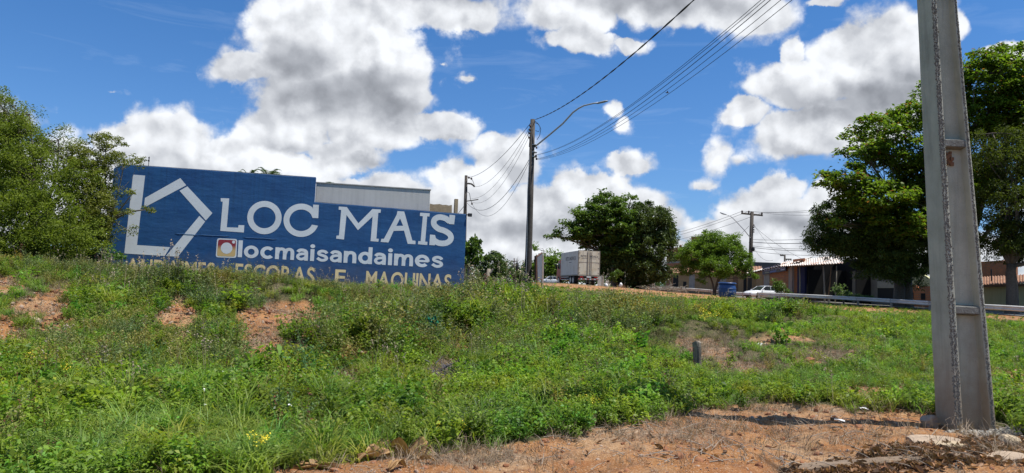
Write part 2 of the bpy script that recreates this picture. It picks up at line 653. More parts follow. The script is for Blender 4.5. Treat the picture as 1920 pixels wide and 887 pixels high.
# bare patches of ground (photo pixels: centre, radii, angle, strength)
BARE = [(70, 565, 70, 16, -20, 1.0), (10, 622, 44, 18, 0, 1.0), (100, 605, 36, 26, 0, .9), (5, 532, 34, 13, 0, 1), (110, 570, 26, 22, 0, 1),
        (338, 592, 36, 30, 0, 1.2), (345, 640, 26, 20, 0, .8), (520, 590, 74, 22, -8, 1.2), (492, 640, 52, 40, 30, 1.3), (560, 602, 60, 18, 0, 1.1),
        (665, 658, 28, 10, 0, .8), (858, 638, 26, 20, 0, .7), (640, 714, 42, 12, 0, .9), (835, 700, 34, 20, 30, 1), (600, 650, 26, 9, 0, .5),
        (1325, 652, 54, 14, 10, .9), (1400, 690, 50, 12, 5, .75), (1490, 632, 60, 9, 8, .5), (1545, 668, 70, 14, 0, .6), (1650, 735, 90, 10, 0, .7),
        (1900, 594, 60, 6, 3, 1), (1200, 547, 220, 5, 4, 1), (1640, 580, 160, 5, 3, .6), (1900, 700, 60, 12, 0, .5), (90, 745, 40, 10, 0, .5), (1420, 640, 40, 10, 0, .5)]
SOILEDGE = [(-200, 980), (430, 900), (560, 878), (800, 852), (980, 832), (1130, 803), (1240, 782), (1330, 762), (1480, 758), (1640, 766), (1755, 774),
            (1870, 800), (1960, 830), (2400, 880)]


def bareness(px, py):
    b = np.zeros_like(px)
    for cx, cy, rx, ry, an, st in BARE:
        c, s = math.cos(R(an)), math.sin(R(an))
        u = ((px - cx) * c + (py - cy) * s) / rx
        v = (-(px - cx) * s + (py - cy) * c) / ry
        b = np.maximum(b, st * np.clip(1.5 - np.hypot(u, v), 0, 1) * 1.3)
    ed = np.interp(px, [p[0] for p in SOILEDGE], [p[1] for p in SOILEDGE])
    b = np.maximum(b, np.clip((py - ed) / 14 + 0.5, 0, 1.3))
    return b


# ------------------------------------------------------------------ ground sheet
az = np.concatenate([np.linspace(-math.pi, -0.85, 50)[:-1], np.linspace(-0.85, 0.85, 420), np.linspace(0.85, math.pi, 50)[1:-1]])
rr = np.concatenate([[0.4, 1.0, 2.0, 3.0, 3.6], 4.2 * (1.0165 ** np.arange(0, 262)), np.geomspace(320, 3000, 14)])
AZ, RR = np.meshgrid(az, rr)
GX, GY = np.sin(AZ) * RR, np.cos(AZ) * RR
GZ = H(GX, GY)
gpx, gpy = project(GX, GY, GZ)
fr = (GY > 1) & (RR < 120)
bare = np.where(fr, bareness(gpx + (fbm(GX * 1.3, GY * 1.3, 5) - .5) * 30, gpy + (fbm(GX * 2.3, GY * 2.3, 6) - .5) * 10), 0.0)
GZ = GZ + np.where(RR < 16, (fbm(GX * 9, GY * 9, 21) - 0.5) * 0.035 + (fbm(GX * 26, GY * 26, 22, 2) - 0.5) * 0.016, 0)
# red cut banks are gouged a little into the slope
GZ = GZ - np.where((gpx < 900) & (gpy < 700) & fr, np.clip(bare, 0, 1) * 0.12 * (0.4 + fbm(GX * 2, GY * 2, 8)), 0)
nr, na = AZ.shape
me = bpy.data.meshes.new('ground')
me.vertices.add(nr * na)
me.vertices.foreach_set('co', np.stack([GX, GY, GZ], -1).reshape(-1).astype(np.float32))
i0 = (np.arange(nr - 1)[:, None] * na + np.arange(na)[None]).reshape(-1)
j1 = (np.arange(nr - 1)[:, None] * na + (np.arange(na)[None] + 1) % na).reshape(-1)
fc = np.stack([i0, i0 + na, j1 + na, j1], 1).astype(np.int32)
me.loops.add(fc.size)
me.loops.foreach_set('vertex_index', fc.reshape(-1))
me.polygons.add(len(fc))
me.polygons.foreach_set('loop_start', np.arange(0, fc.size, 4, dtype=np.int32))
me.polygons.foreach_set('use_smooth', np.ones(len(fc), bool))
me.update(calc_edges=True)
at = me.attributes.new('bare', 'FLOAT', 'POINT')
at.data.foreach_set('value', np.clip(bare, 0, 1).reshape(-1).astype(np.float32))
straw = np.zeros_like(GX)
for cx, cy, rx, ry in [(1330, 655, 90, 34), (1410, 690, 90, 30), (1545, 668, 110, 26), (640, 712, 60, 18), (1180, 812, 160, 14), (900, 860, 140, 12), (1560, 768, 260, 6)]:
    straw = np.maximum(straw, np.clip(1.4 - np.hypot((gpx - cx) / rx, (gpy - cy) / ry), 0, 1))
at = me.attributes.new('straw', 'FLOAT', 'POINT')
at.data.foreach_set('value', np.where(fr, straw, 0).reshape(-1).astype(np.float32))

gm = bpy.data.materials.new('soil')
nt = nodes_of(gm)
geo = N(nt, 'ShaderNodeNewGeometry')
pos = geo.outputs['Position']
ab = N(nt, 'ShaderNodeAttribute', attribute_name='bare')
as_ = N(nt, 'ShaderNodeAttribute', attribute_name='straw')
c = MIX(nt, MR(nt, NOISE(nt, pos, 1.7, 8.0, 0.7), 0.34, 0.66), (0.25, 0.100, 0.034), (0.35, 0.178, 0.072))
c = MIX(nt, MR(nt, NOISE(nt, pos, 0.9, 4.0, 0.6), 0.5, 0.62, 0, .6), c, (0.38, 0.255, 0.145))
c = MIX(nt, MR(nt, NOISE(nt, pos, 6.0, 6.0, 0.7), 0.5, 0.62, 0, .75), c, (0.17, 0.085, 0.045))
c = MIX(nt, MR(nt, NOISE(nt, pos, 34.0, 5.0, 0.7), 0.52, 0.66, 0, .75), c, (0.17, 0.085, 0.045))
c = MIX(nt, MR(nt, NOISE(nt, pos, 75.0, 3.0, 0.6), 0.57, 0.68, 0, .7), c, (0.62, 0.48, 0.34))
s1 = MR(nt, NOISE(nt, pos, 26.0, 6.0, 0.75), 0.42, 0.6)
strawc = MIX(nt, s1, (0.13, 0.085, 0.06), (0.40, 0.31, 0.22))
c = MIX(nt, M(nt, 'MULTIPLY', as_.outputs['Fac'], MR(nt, NOISE(nt, pos, 5.0, 5.0, 0.7), 0.35, 0.6)), c, strawc)
litter = MIX(nt, MR(nt, NOISE(nt, pos, 22.0, 6.0, 0.7), 0.4, 0.62), (0.035, 0.04, 0.018), (0.14, 0.115, 0.06))
c = MIX(nt, MR(nt, ab.outputs['Fac'], 0.25, 0.6), litter, c)
b = N(nt, 'ShaderNodeBsdfPrincipled')
b.inputs['Roughness'].default_value = 0.95
b.inputs['Specular IOR Level'].default_value = 0.1
L(nt, c, b.inputs['Base Color'])
bn = N(nt, 'ShaderNodeBump')
bn.inputs['Strength'].default_value = 0.9
bn.inputs['Distance'].default_value = 0.03
L(nt, M(nt, 'ADD', NOISE(nt, pos, 20.0, 8.0, 0.7), M(nt, 'MULTIPLY', NOISE(nt, pos, 90.0, 3.0, 0.6), 0.35)), bn.inputs['Height'])
L(nt, bn.outputs[0], b.inputs['Normal'])
o = N(nt, 'ShaderNodeOutputMaterial')
L(nt, b.outputs[0], o.inputs[0])
tag(link('ground', me, gm), 'weedy slope of red earth rising to the road', kind='structure')


# ------------------------------------------------------------------ the road line (guard rail direction)
def railX(d, off=0.0):
    return 30.0 - 0.14 * (d - 43.0) + off


def rail_d(px, off=0.0):
    return (36.02 + off) / ((px - 960) / F + 0.14)


def strip(name, off0, off1, d0, d1, lift, m, step=3.0, label=None):
    mb = MB()
    ds = np.arange(d0, d1 + 0.1, step)
    for i, d in enumerate(ds):
        xs = [railX(d, off0 + (off1 - off0) * t) for t in (0, .33, .66, 1)]
        for x in xs:
            mb.v.append((x, d, gz(x, d) + lift))
        if i:
            k = 4 * i
            for q in range(3):
                mb.f.append((k + q - 4, k + q - 3, k + q + 1, k + q))
    return tag(mb.build(name, m), label, kind='structure')


asphalt = mat('asphalt', (0.10, 0.098, 0.095), 0.9, 0.5, 3.0, (0.16, 0.15, 0.14), 0.3, 60)
strip('road', 1.6, 9.0, 12, 230, 0.05, asphalt, label='grey asphalt road behind the guard rail')
strip('road_line', 5.2, 5.35, 12, 230, 0.062, mat('line_paint', (0.7, 0.62, 0.2), 0.8, 0.4, 5), label='yellow centre line on the road')

# ------------------------------------------------------------------ the painted wall
PA, PB = P(214, 400, 28.0), P(876, 400, 31.6)
WANG = math.atan2(PB.y - PA.y, PB.x - PA.x)
WU = Vector((math.cos(WANG), math.sin(WANG), 0))
WN = Vector((-WU.y, WU.x, 0))                     # pointing away from the camera
WB = gz(PA.x + 6, PA.y + 2) - 0.5


def onwall(px, py, depth=0.0):
    v = Vector(ray(px, py))
    o0 = Vector((0, 0, EYE))
    t = ((PA + WN * depth) - o0).dot(WN) / v.dot(WN)
    q = o0 + v * t
    return (q - PA).dot(WU), q.z - WB


blue = bpy.data.materials.new('blue_wall_paint')
nt = nodes_of(blue)
ob = N(nt, 'ShaderNodeTexCoord').outputs['Object']
c = MIX(nt, MR(nt, NOISE(nt, ob, 0.7, 8.0, 0.65), 0.35, 0.65), (0.010, 0.058, 0.175), (0.014, 0.082, 0.220))
c = MIX(nt, MR(nt, NOISE(nt, VM(nt, 'MULTIPLY', ob, (4.0, 1, 0.25)), 1.3, 6.0, 0.65), 0.52, 0.72, 0, .55), c, (0.010, 0.055, 0.15))
c = MIX(nt, MR(nt, NOISE(nt, VM(nt, 'MULTIPLY', ob, (0.5, 1, 3.0)), 2.2, 7.0, 0.7), 0.56, 0.7, 0, .35), c, (0.045, 0.16, 0.33))
c = MIX(nt, MR(nt, NOISE(nt, ob, 9.0, 6.0, 0.7), 0.62, 0.72, 0, .35), c, (0.08, 0.17, 0.30))
wz = N(nt, 'ShaderNodeSeparateXYZ')
L(nt, ob, wz.inputs[0])
rain = NOISE(nt, VM(nt, 'MULTIPLY', ob, (7.0, 1, 0.12)), 1.5, 5.0, 0.7)
topm = MR(nt, wz.outputs[2], 2.2, 6.0, 0.15, 1.0)
c = MIX(nt, M(nt, 'MULTIPLY', topm, MR(nt, rain, 0.50, 0.68, 0, .7)), c, (0.008, 0.035, 0.095))
c = MIX(nt, MR(nt, NOISE(nt, ob, 0.45, 4.0, 0.5), 0.55, 0.7, 0, .5), c, (0.022, 0.115, 0.29))
crk = N(nt, 'ShaderNodeTexVoronoi', feature='DISTANCE_TO_EDGE')
crk.inputs['Scale'].default_value = 0.55
L(nt, VM(nt, 'ADD', ob, VM(nt, 'SCALE', NOISE(nt, ob, 2.5, 5.0, 0.7, color=True), scale=0.9)), crk.inputs['Vector'])
c = MIX(nt, MR(nt, crk.outputs['Distance'], 0.006, 0.0, 0, .6), c, (0.006, 0.03, 0.07))
splash = M(nt, 'MULTIPLY', MR(nt, M(nt, 'ADD', wz.outputs[2], M(nt, 'MULTIPLY', NOISE(nt, ob, 2.0, 6.0, .65), 1.4)), 2.6, 1.4), 0.45)
c = MIX(nt, splash, c, (0.10, 0.085, 0.075))
c = MIX(nt, MR(nt, NOISE(nt, VM(nt, 'MULTIPLY', ob, (0.25, 1, 0.8)), 1.2, 3.0, .5), .45, .7, 0, .45), c, (0.03, 0.10, 0.235))
b = N(nt, 'ShaderNodeBsdfPrincipled')
b.inputs['Roughness'].default_value = 0.62
b.inputs['Specular IOR Level'].default_value = 0.3
L(nt, c, b.inputs['Base Color'])
bn = N(nt, 'ShaderNodeBump')
bn.inputs['Strength'].default_value = 0.45
bn.inputs['Distance'].default_value = 0.05
L(nt, M(nt, 'ADD', NOISE(nt, VM(nt, 'MULTIPLY', ob, (0.6, 1, 1.6)), 1.6, 6.0, 0.55), M(nt, 'MULTIPLY', NOISE(nt, ob, 18.0, 4.0, 0.6), 0.12)), bn.inputs['Height'])
L(nt, bn.outputs[0], b.inputs['Normal'])
o = N(nt, 'ShaderNodeOutputMaterial')
L(nt, b.outputs[0], o.inputs[0])

wall = thing('painted_wall', 'long blue wall with white lettering and logo standing behind the weeds', 'wall', (PA.x, PA.y, WB), WANG)


def jag(p0, p1, n, amp):
    """points between two corners with a slightly uneven line"""
    out = []
    for i in range(n):
        t = i / n
        out.append((p0[0] + (p1[0] - p0[0]) * t, p0[1] + (p1[1] - p0[1]) * t + (rnd.uniform(-amp, amp) if i else 0)))
    return out


tl, tm1, tm2, tr = onwall(213, 316), onwall(593, 333), onwall(590, 379), onwall(875, 402)
t0 = onwall(226, 308)
br = onwall(869, 530)
mb = MB()
poly = [(tl[0], -1.5)] + [tl] + jag(t0, tm1, 14, 0.02) + jag(tm1, (tm2[0], tm2[1]), 2, 0) + jag(tm2, tr, 14, 0.018) + [tr, (br[0] + 0.0, -1.5)]
mb.prism(poly, 0.0, 0.24)
mb.build('wall_body', blue, wall, bevel=0.015)
# the wall returns away from the camera at both ends
mb = MB()
mb.box(tr[0] - 0.22, tr[0] - 0.002, 0.243, 9.0, -1.5, tr[1] - 0.02)
mb.build('side_wall', blue, wall)
# thin cement cap, stained, along both top edges
cap = mat('cement_cap', (0.20, 0.21, 0.23), 0.9, 0.8, 4.0, (0.05, 0.07, 0.11), 0.3, 40)
mb = MB()
for q0, q1 in ((t0, tm1), (tm2, tr)):
    a = math.atan2(q1[1] - q0[1], q1[0] - q0[0])
    ln = math.hypot(q1[0] - q0[0], q1[1] - q0[1])
    mt = Matrix.Translation((q0[0], 0, q0[1])) @ Matrix.Rotation(-a, 4, 'Y')
    mb.box(0.02, ln - 0.02, 0.03, 0.21, -0.01, 0.022, mt)
mb.build('wall_cap', cap, wall)
# plaster ledge, its highlight put into a paler blue than the wall
mb = MB()
for (x0, y0, x1, y1) in ((328, 438, 372, 440.5), (372, 440.5, 430, 443), (455, 445, 520, 449)):
    a, b_ = onwall(x0, y0), onwall(x1, y1)
    n = 7
    pts = [(a[0] + (b_[0] - a[0]) * i / n, -0.006, a[1] + (b_[1] - a[1]) * i / n + rnd.uniform(-.015, .015)) for i in range(n + 1)]
    mb.tube(pts, [0.003] + [0.009] * (n - 1) + [0.003], 6)
mb.build('plaster_ridge', mat('ridge_highlight_paint', (0.07, 0.15, 0.28), .6, .4, 5), wall, smooth=True)


def paint_mat(name, col, thin, edge=None):
    m = bpy.data.materials.new(name)
    nt = nodes_of(m)
    ob = N(nt, 'ShaderNodeTexCoord').outputs['Object']
    c = MIX(nt, MR(nt, NOISE(nt, ob, 1.1, 7.0, 0.65), 0.35, 0.68), col, tuple(x * 0.86 for x in col))
    c = MIX(nt, MR(nt, NOISE(nt, VM(nt, 'MULTIPLY', ob, (3.0, 1, 8.0)), 3.0, 6.0, 0.7), 0.55, 0.72, 0, thin), c, tuple(x * 0.62 + 0.02 for x in col))
    c = MIX(nt, MR(nt, NOISE(nt, ob, 30.0, 5.0, 0.7), 0.64, 0.74, 0, .6), c, (0.10, 0.16, 0.26))
    b = N(nt, 'ShaderNodeBsdfPrincipled')
    b.inputs['Roughness'].default_value = 0.7
    b.inputs['Specular IOR Level'].default_value = 0.25
    L(nt, c, b.inputs['Base Color'])
    o = N(nt, 'ShaderNodeOutputMaterial')
    L(nt, b.outputs[0], o.inputs[0])
    return m


white_p = paint_mat('white_sign_paint', (0.66, 0.69, 0.72), 0.45)
tan_p = paint_mat('tan_sign_paint', (0.74, 0.58, 0.32), 0.4)


def flat(name, loops, m, parent=wall, lift=0.004, conv=onwall, label=None):
    """flat painted shape on the wall from outlines given as photo points (first outer, then holes)"""
    pl = [[Vector((*conv(x, y), 0)) for x, y in lp] for lp in loops]
    tris = tessellate_polygon(pl)
    vs = [(p.x, -lift, p.y) for lp in pl for p in lp]
    fs = []
    for t in tris:
        a, b_, c_ = (Vector(vs[i]) for i in t)
        fs.append(t if (b_ - a).cross(c_ - a).y < 0 else t[::-1])
    me = bpy.data.meshes.new(name)
    me.from_pydata(vs, [], fs)
    me.update()
    o = link(name, me, m, parent)
    if label:
        o['label'] = label
    return o


def zm(x0, y0, s):
    return lambda pts: [(x0 + x / s, y0 + y / s) for x, y in pts]


def arc(cx, cy, rx, ry, a0, a1, n=40):
    return [(cx + rx * math.cos(R(a0 + (a1 - a0) * i / n)), cy + ry * math.sin(R(a0 + (a1 - a0) * i / n))) for i in range(n + 1)]


def ribbon(pts, w):
    """even-width stroke along a smooth line through pts"""
    P4 = [Vector(p) for p in pts]
    fine_ = []
    for i in range(len(P4) - 1):
        p0, p1, p2, p3 = P4[max(i - 1, 0)], P4[i], P4[i + 1], P4[min(i + 2, len(P4) - 1)]
        for k in range(5):
            t = k / 5
            fine_.append(0.5 * ((2 * p1) + (p2 - p0) * t + (2 * p0 - 5 * p1 + 4 * p2 - p3) * t * t + (3 * p1 - p0 - 3 * p2 + p3) * t ** 3))
    fine_.append(P4[-1])
    Lf, Rt = [], []
    for i, p in enumerate(fine_):
        d = (fine_[min(i + 1, len(fine_) - 1)] - fine_[max(i - 1, 0)]).normalized()
        nn = Vector((-d.y, d.x)) * w / 2
        Lf.append(tuple(p + nn))
        Rt.append(tuple(p - nn))
    return Lf + Rt[::-1]


z2 = zm(190, 280, 3.41)
z3 = zm(540, 280, 3.41)
z8 = zm(400, 340, 5.542)
# house-shaped emblem
flat('logo_bar', [z2([(203, 162), (280, 168), (228, 612), (440, 626), (405, 682), (147, 666)])], white_p)
flat('logo_bar', [z2([(505, 184), (543, 230), (272, 373), (279, 311)])], white_p)
flat('logo_bar', [z2([(550, 237), (710, 408), (668, 455), (500, 265)])], white_p)
flat('logo_bar', [z2([(627, 426), (664, 462), (490, 686), (413, 683)])], white_p)
# LOC MAIS
flat('letter', [z8([(77, 175), (165, 178), (140, 478), (258, 482), (262, 455), (322, 457), (317, 532), (72, 515), (98, 212), (78, 210)])], white_p)
flat('letter', [z8(arc(531, 377, 179, 173, 0, 351)), z8(arc(531, 377, 116, 111, 0, 351))], white_p)
cc = arc(913, 405, 184, 173, 19, 309) + [(1035, 285), (1037, 242), (1097, 245), (1090, 383), (1032, 381)] + arc(913, 405, 122, 112, 326, 24)
flat('letter', [z8(cc)], white_p)
flat('letter', [z3([(325, 366), (376, 369), (450, 473), (540, 382), (594, 385), (592, 406), (577, 406), (565, 571), (580, 573), (578, 591),
                    (528, 587), (541, 430), (447, 517), (374, 420), (358, 577), (308, 571), (310, 552), (326, 551), (340, 388), (324, 386)])], white_p)
flat('letter', [z3([(700, 395), (743, 398), (795, 583), (815, 585), (815, 607), (765, 604), (742, 520), (675, 522), (642, 596), (592, 592),
                    (597, 572), (613, 573), (695, 418)]), z3([(716, 442), (736, 489), (692, 490)])], white_p)
flat('letter', [z3([(845, 405), (906, 409), (904, 430), (890, 429), (877, 590), (892, 592), (890, 612), (831, 607), (833, 587), (848, 588), (862, 428), (843, 426)])], white_p)
so = ribbon([(1034, 462), (1005, 441), (965, 434), (936, 450), (934, 481), (962, 508), (1003, 522), (1036, 546), (1040, 576), (1014, 598), (974, 601), (942, 588), (918, 562)], 36)
sl = flat('letter', [z3(so)], white_p)
flat('serif', [z3([(1033, 418), (1069, 422), (1062, 480), (1030, 478), (1012, 452), (1030, 448)])], white_p, sl, lift=0.0055)
flat('serif', [z3([(908, 545), (940, 548), (948, 578), (938, 614), (903, 612)])], white_p, sl, lift=0.0055)


# camera app badge: white outline, red to gold square, white ring and dot
def rquad(c4, r, n=5):
    out = []
    for i in range(4):
        p, a, b_ = Vector(c4[i]), Vector(c4[i - 1]), Vector(c4[(i + 1) % 4])
        s, e = p + (a - p).normalized() * r, p + (b_ - p).normalized() * r
        for k in range(n + 1):
            t = k / n
            out.append(tuple(s * (1 - t) ** 2 + p * 2 * t * (1 - t) + e * t * t))
    return out


badge_w = [(741, 568), (870, 574), (863, 695), (731, 690)]
badge_i = [(748, 576), (862, 581), (856, 687), (739, 683)]
flat('badge_border', [z2(rquad(badge_w, 16))], white_p)
bm_ = bpy.data.materials.new('badge_paint')
nt = nodes_of(bm_)
ob = N(nt, 'ShaderNodeTexCoord').outputs['Object']
sx = N(nt, 'ShaderNodeSeparateXYZ')
L(nt, ob, sx.inputs[0])
zb0, zb1 = onwall(*z2([(740, 683)])[0])[1], onwall(*z2([(860, 581)])[0])[1]
c = MIX(nt, MR(nt, M(nt, 'ADD', sx.outputs[2], M(nt, 'MULTIPLY', NOISE(nt, ob, 6.0, 3.0), 0.06)), zb0 + 0.42 * (zb1 - zb0), zb0 + 0.72 * (zb1 - zb0)), (0.55, 0.38, 0.16), (0.24, 0.02, 0.035))
b = N(nt, 'ShaderNodeBsdfPrincipled')
b.inputs['Roughness'].default_value = 0.7
L(nt, c, b.inputs['Base Color'])
o = N(nt, 'ShaderNodeOutputMaterial')
L(nt, b.outputs[0], o.inputs[0])
flat('badge', [z2(rquad(badge_i, 14))], bm_, lift=0.006)
flat('badge_ring', [z2(arc(801, 632, 37, 36, 0, 348, 26))], white_p, lift=0.008)
flat('badge_dot', [z2(arc(846, 593, 10, 10, 0, 340, 14))], white_p, lift=0.008)


def glyph(ch, bold=0.0):
    cu_ = bpy.data.curves.new('glyph', 'FONT')
    cu_.body = ch
    cu_.size = 1.0
    cu_.offset = bold
    cu_.resolution_u = 6
    o_ = bpy.data.objects.new('glyph', cu_)
    COL.objects.link(o_)
    dg = bpy.context.evaluated_depsgraph_get()
    dg.update()
    ev = o_.evaluated_get(dg)
    me_ = ev.to_mesh()
    vs = [tuple(v.co) for v in me_.vertices]
    fs = [tuple(p.vertices) for p in me_.polygons]
    ev.to_mesh_clear()
    bpy.data.objects.remove(o_)
    bpy.data.curves.remove(cu_)
    return vs, fs


GL = {}


def painted_text(text, quad, m, parent, bold=0.03, gap=0.05, space=0.35, capref='l', lift=0.004, conv=onwall, name='letter'):
    """each character a flat painted shape; quad = photo points of bottom-left, bottom-right, top-right, top-left at capital height"""
    adv, x = [], 0.0
    for ch in text:
        if ch == ' ':
            x += space
            continue
        if (ch, bold) not in GL:
            GL[(ch, bold)] = glyph(ch, bold)
        vs, fs = GL[(ch, bold)]
        x0, x1 = min(v[0] for v in vs), max(v[0] for v in vs)
        adv.append((ch, x - x0))
        x += x1 - x0 + gap
    Wt = x - gap
    if (capref, bold) not in GL:
        GL[(capref, bold)] = glyph(capref, bold)
    vr = GL[(capref, bold)][0]
    hcap = max(v[1] for v in vr)
    BL, BR, TR, TL = (Vector(q) for q in quad)
    for ch, dx in adv:
        vs, fs = GL[(ch, bold)]
        out = []
        for vx, vy, _ in vs:
            u, w = (vx + dx) / Wt, vy / hcap
            p = (BL * (1 - u) + BR * u) * (1 - w) + (TL * (1 - u) + TR * u) * w
            s, z = conv(p.x, p.y)
            out.append((s, -lift, z))
        me_ = bpy.data.meshes.new(name)
        me_.from_pydata(out, [], fs)
        me_.update()
        link(name, me_, m, parent)


SW = 0.27                                          # stroke width of the hand-painted lower-case letters


def ring(cx, cy, rx, ry, a0, a1, w=SW, n=26):
    return arc(cx, cy, rx, ry, a0, a1, n) + arc(cx, cy, rx - w, ry - w, a1, a0, n)


def bar(x0, y0, x1, y1):
    return [(x0, y0), (x1, y0), (x1, y1), (x0, y1)]


def low_glyph(ch):
    """(outlines, width) at x-height 1"""
    if ch == 'l':
        return [bar(0, 0, SW + .02, 1.42)], SW + .02
    if ch == 'i':
        return [bar(0.02, 0, SW + .02, 1.0), arc(SW / 2 + .02, 1.25, .165, .165, 0, 345, 18)], SW + .04
    if ch == 'o':
        return [ring(.5, .5, .5, .53, 0, 359.5)], 1.0
    if ch == 'c':
        return [ring(.5, .5, .5, .53, 42, 318)], .9
    if ch == 'd':
        return [ring(.47, .5, .47, .52, 0, 359.5), bar(.68, 0, .68 + SW, 1.42)], .95
    if ch == 'e':
        return [ring(.5, .5, .5, .53, -5, 318), bar(.16, .40, .93, .58)], 1.0
    if ch == 'n':
        return [bar(0, 0, SW, 1.0), ribbon([(.15, .5), (.25, .78), (.47, .88), (.68, .78), (.73, .5), (.73, 0)], SW)], .87
    if ch == 'm':
        return [bar(0, 0, SW, 1.0), ribbon([(.15, .5), (.23, .78), (.43, .88), (.61, .78), (.65, .5), (.65, 0)], SW - .02),
                ribbon([(.67, .5), (.76, .78), (.95, .88), (1.13, .78), (1.17, .5), (1.17, 0)], SW - .02)], 1.3
    if ch == 'a':
        return [ribbon([(.12, .70), (.24, .85), (.43, .88), (.64, .8), (.70, .58), (.70, 0)], SW - .02),
                ribbon([(.70, .56), (.42, .56), (.2, .47), (.13, .29), (.25, .13), (.46, .13), (.70, .3)], SW - .05)], .84
    if ch == 's':
        return [ribbon([(.72, .70), (.6, .84), (.38, .88), (.19, .78), (.20, .61), (.42, .52), (.64, .42), (.70, .26), (.56, .13), (.32, .12), (.08, .28)], SW - .04)], .8


def painted_low(text, quad, m, parent, gap=0.115):
    gl = [low_glyph(ch) for ch in text]
    Wt = sum(g[1] for g in gl) + gap * (len(gl) - 1)
    BL, BR, TR, TL = (Vector(q) for q in quad)
    x = 0.0
    for outs, w in gl:
        vs, fs = [], []
        for k, lp in enumerate(outs):
            pl = []
            for vx, vy in lp:
                u, t = (vx + x) / Wt, vy / 1.42
                p = (BL * (1 - u) + BR * u) * (1 - t) + (TL * (1 - u) + TR * u) * t
                pl.append(Vector((*onwall(p.x, p.y), 0)))
            tri = tessellate_polygon([pl])
            k0 = len(vs)
            vs += [(q.x, -0.004 - 0.0012 * k, q.y) for q in pl]
            for t3 in tri:
                a_, b_, c_ = (Vector(vs[i + k0]) for i in t3)
                t3 = t3 if (b_ - a_).cross(c_ - a_).y < 0 else t3[::-1]
                fs.append(tuple(i + k0 for i in t3))
        me_ = bpy.data.meshes.new('letter')
        me_.from_pydata(vs, [], fs)
        me_.update()
        link('letter', me_, m, parent)
        x += w + gap


painted_low('locmaisandaimes', [(445.5, 482), (830, 502.5), (831.5, 471), (447.5, 450.5)], white_p, wall)
painted_text('ANDAIMES', [(236, 513), (402, 523), (403, 493), (238, 484)], tan_p, wall, bold=0.02, gap=0.09, capref='E')
painted_text('ESCORAS', [(440, 524), (589, 532), (591, 502), (442, 494)], tan_p, wall, bold=0.02, gap=0.07, capref='E')
painted_text('E', [(627, 533), (646, 534), (649, 506), (629, 505)], tan_p, wall, bold=0.02, capref='E')
painted_text('MAQUINAS', [(685, 537), (845, 544), (847, 515), (687, 508)], tan_p, wall, bold=0.02, gap=0.07, capref='E')

# concrete parapet and block-work behind the wall
conc = mat('bare_concrete', (0.50, 0.49, 0.47), 0.9, 0.5, 1.2, (0.38, 0.375, 0.36), 0.3, 30, streak=0.22)
q0, q1, q2, q3 = onwall(593, 343, .6), onwall(807, 357, .6), onwall(806, 400, .6), onwall(589, 386, .6)
pw = thing('concrete_wall', 'streaked grey concrete parapet rising behind the lower half of the blue wall', 'parapet wall', (PA.x, PA.y, WB), WANG)
mb = MB()
mb.prism([(q3[0], 0), q0, q1, (q2[0], 0)], 0.6, 0.8)
mb.build('concrete_panel', conc, pw, bevel=0.02)
mb = MB()
mb.prism([(q0[0] - .02, q0[1] + .003), (q1[0] + .03, q1[1] + .003), (q1[0] + .03, q1[1] + .045), (q0[0] - .02, q0[1] + .045)], 0.57, 0.83)
mb.build('coping', mat('coping', (0.40, 0.39, 0.37), .9, .6, 3), pw)
q0, q1, q2 = onwall(807, 382, 2.0), onwall(853, 385, 2.0), onwall(853, 400, 2.0)
tanb = mat('tan_block', (0.42, 0.32, 0.20), 0.95, 0.7, 5.0, (0.24, 0.18, 0.11), 0.5, 25)
bw = thing('block_wall', 'tan unplastered block wall with a corner pillar, behind the blue wall', 'block wall', (PA.x, PA.y, WB), WANG)
mb = MB()
mb.prism([(q0[0] - 1, 0), (q0[0] - 1, q0[1] + .02)] + jag((q0[0], q0[1]), (q1[0], q1[1]), 8, 0.03) + [(q1[0], 0)], 2.0, 2.15)
mb.build('masonry', tanb, bw)
q0, q1 = onwall(853, 373, 2.0), onwall(859, 373, 2.0)
mb = MB().box(q0[0], q1[0], 1.96, 2.2, 0, q0[1])
mb.build('pillar', tanb, bw)
# floodlight on the end of the wall, rebar stub on the other end
q = onwall(877, 403)
fl = thing('floodlight', 'small dark floodlight fixed to the right end of the blue wall', 'floodlight', tuple(PA + WU * (q[0] + .06)), WANG)
fl.location.z = WB + q[1]
dark = mat('dark_plastic', (0.03, 0.03, 0.035), 0.5, 0.3, 10)
MB().box(-0.05, 0.12, -0.09, 0.07, -0.07, 0.07).build('housing', dark, fl, bevel=0.012)
MB().box(-0.13, -0.045, -0.02, 0.02, -0.02, 0.02).build('bracket', dark, fl)
q = onwall(277, 313)
rb = thing('insulator_rod', 'thin dark rod on top of the blue wall near its tree end', 'rod', tuple(PA + WU * q[0] + WN * .1), WANG)
rb.location.z = WB + q[1] - 0.03
MB().tube([(0, 0, 0), (0.01, 0, 0.46)], 0.013, 6).build('rod', dark, rb)
MB().tube([(0, 0, 0.26), (0, 0, 0.34)], 0.03, 8).build('spool', dark, rb)
MB().tube([(0, 0, 0.38), (0, 0, 0.44)], 0.026, 8).build('spool', dark, rb)


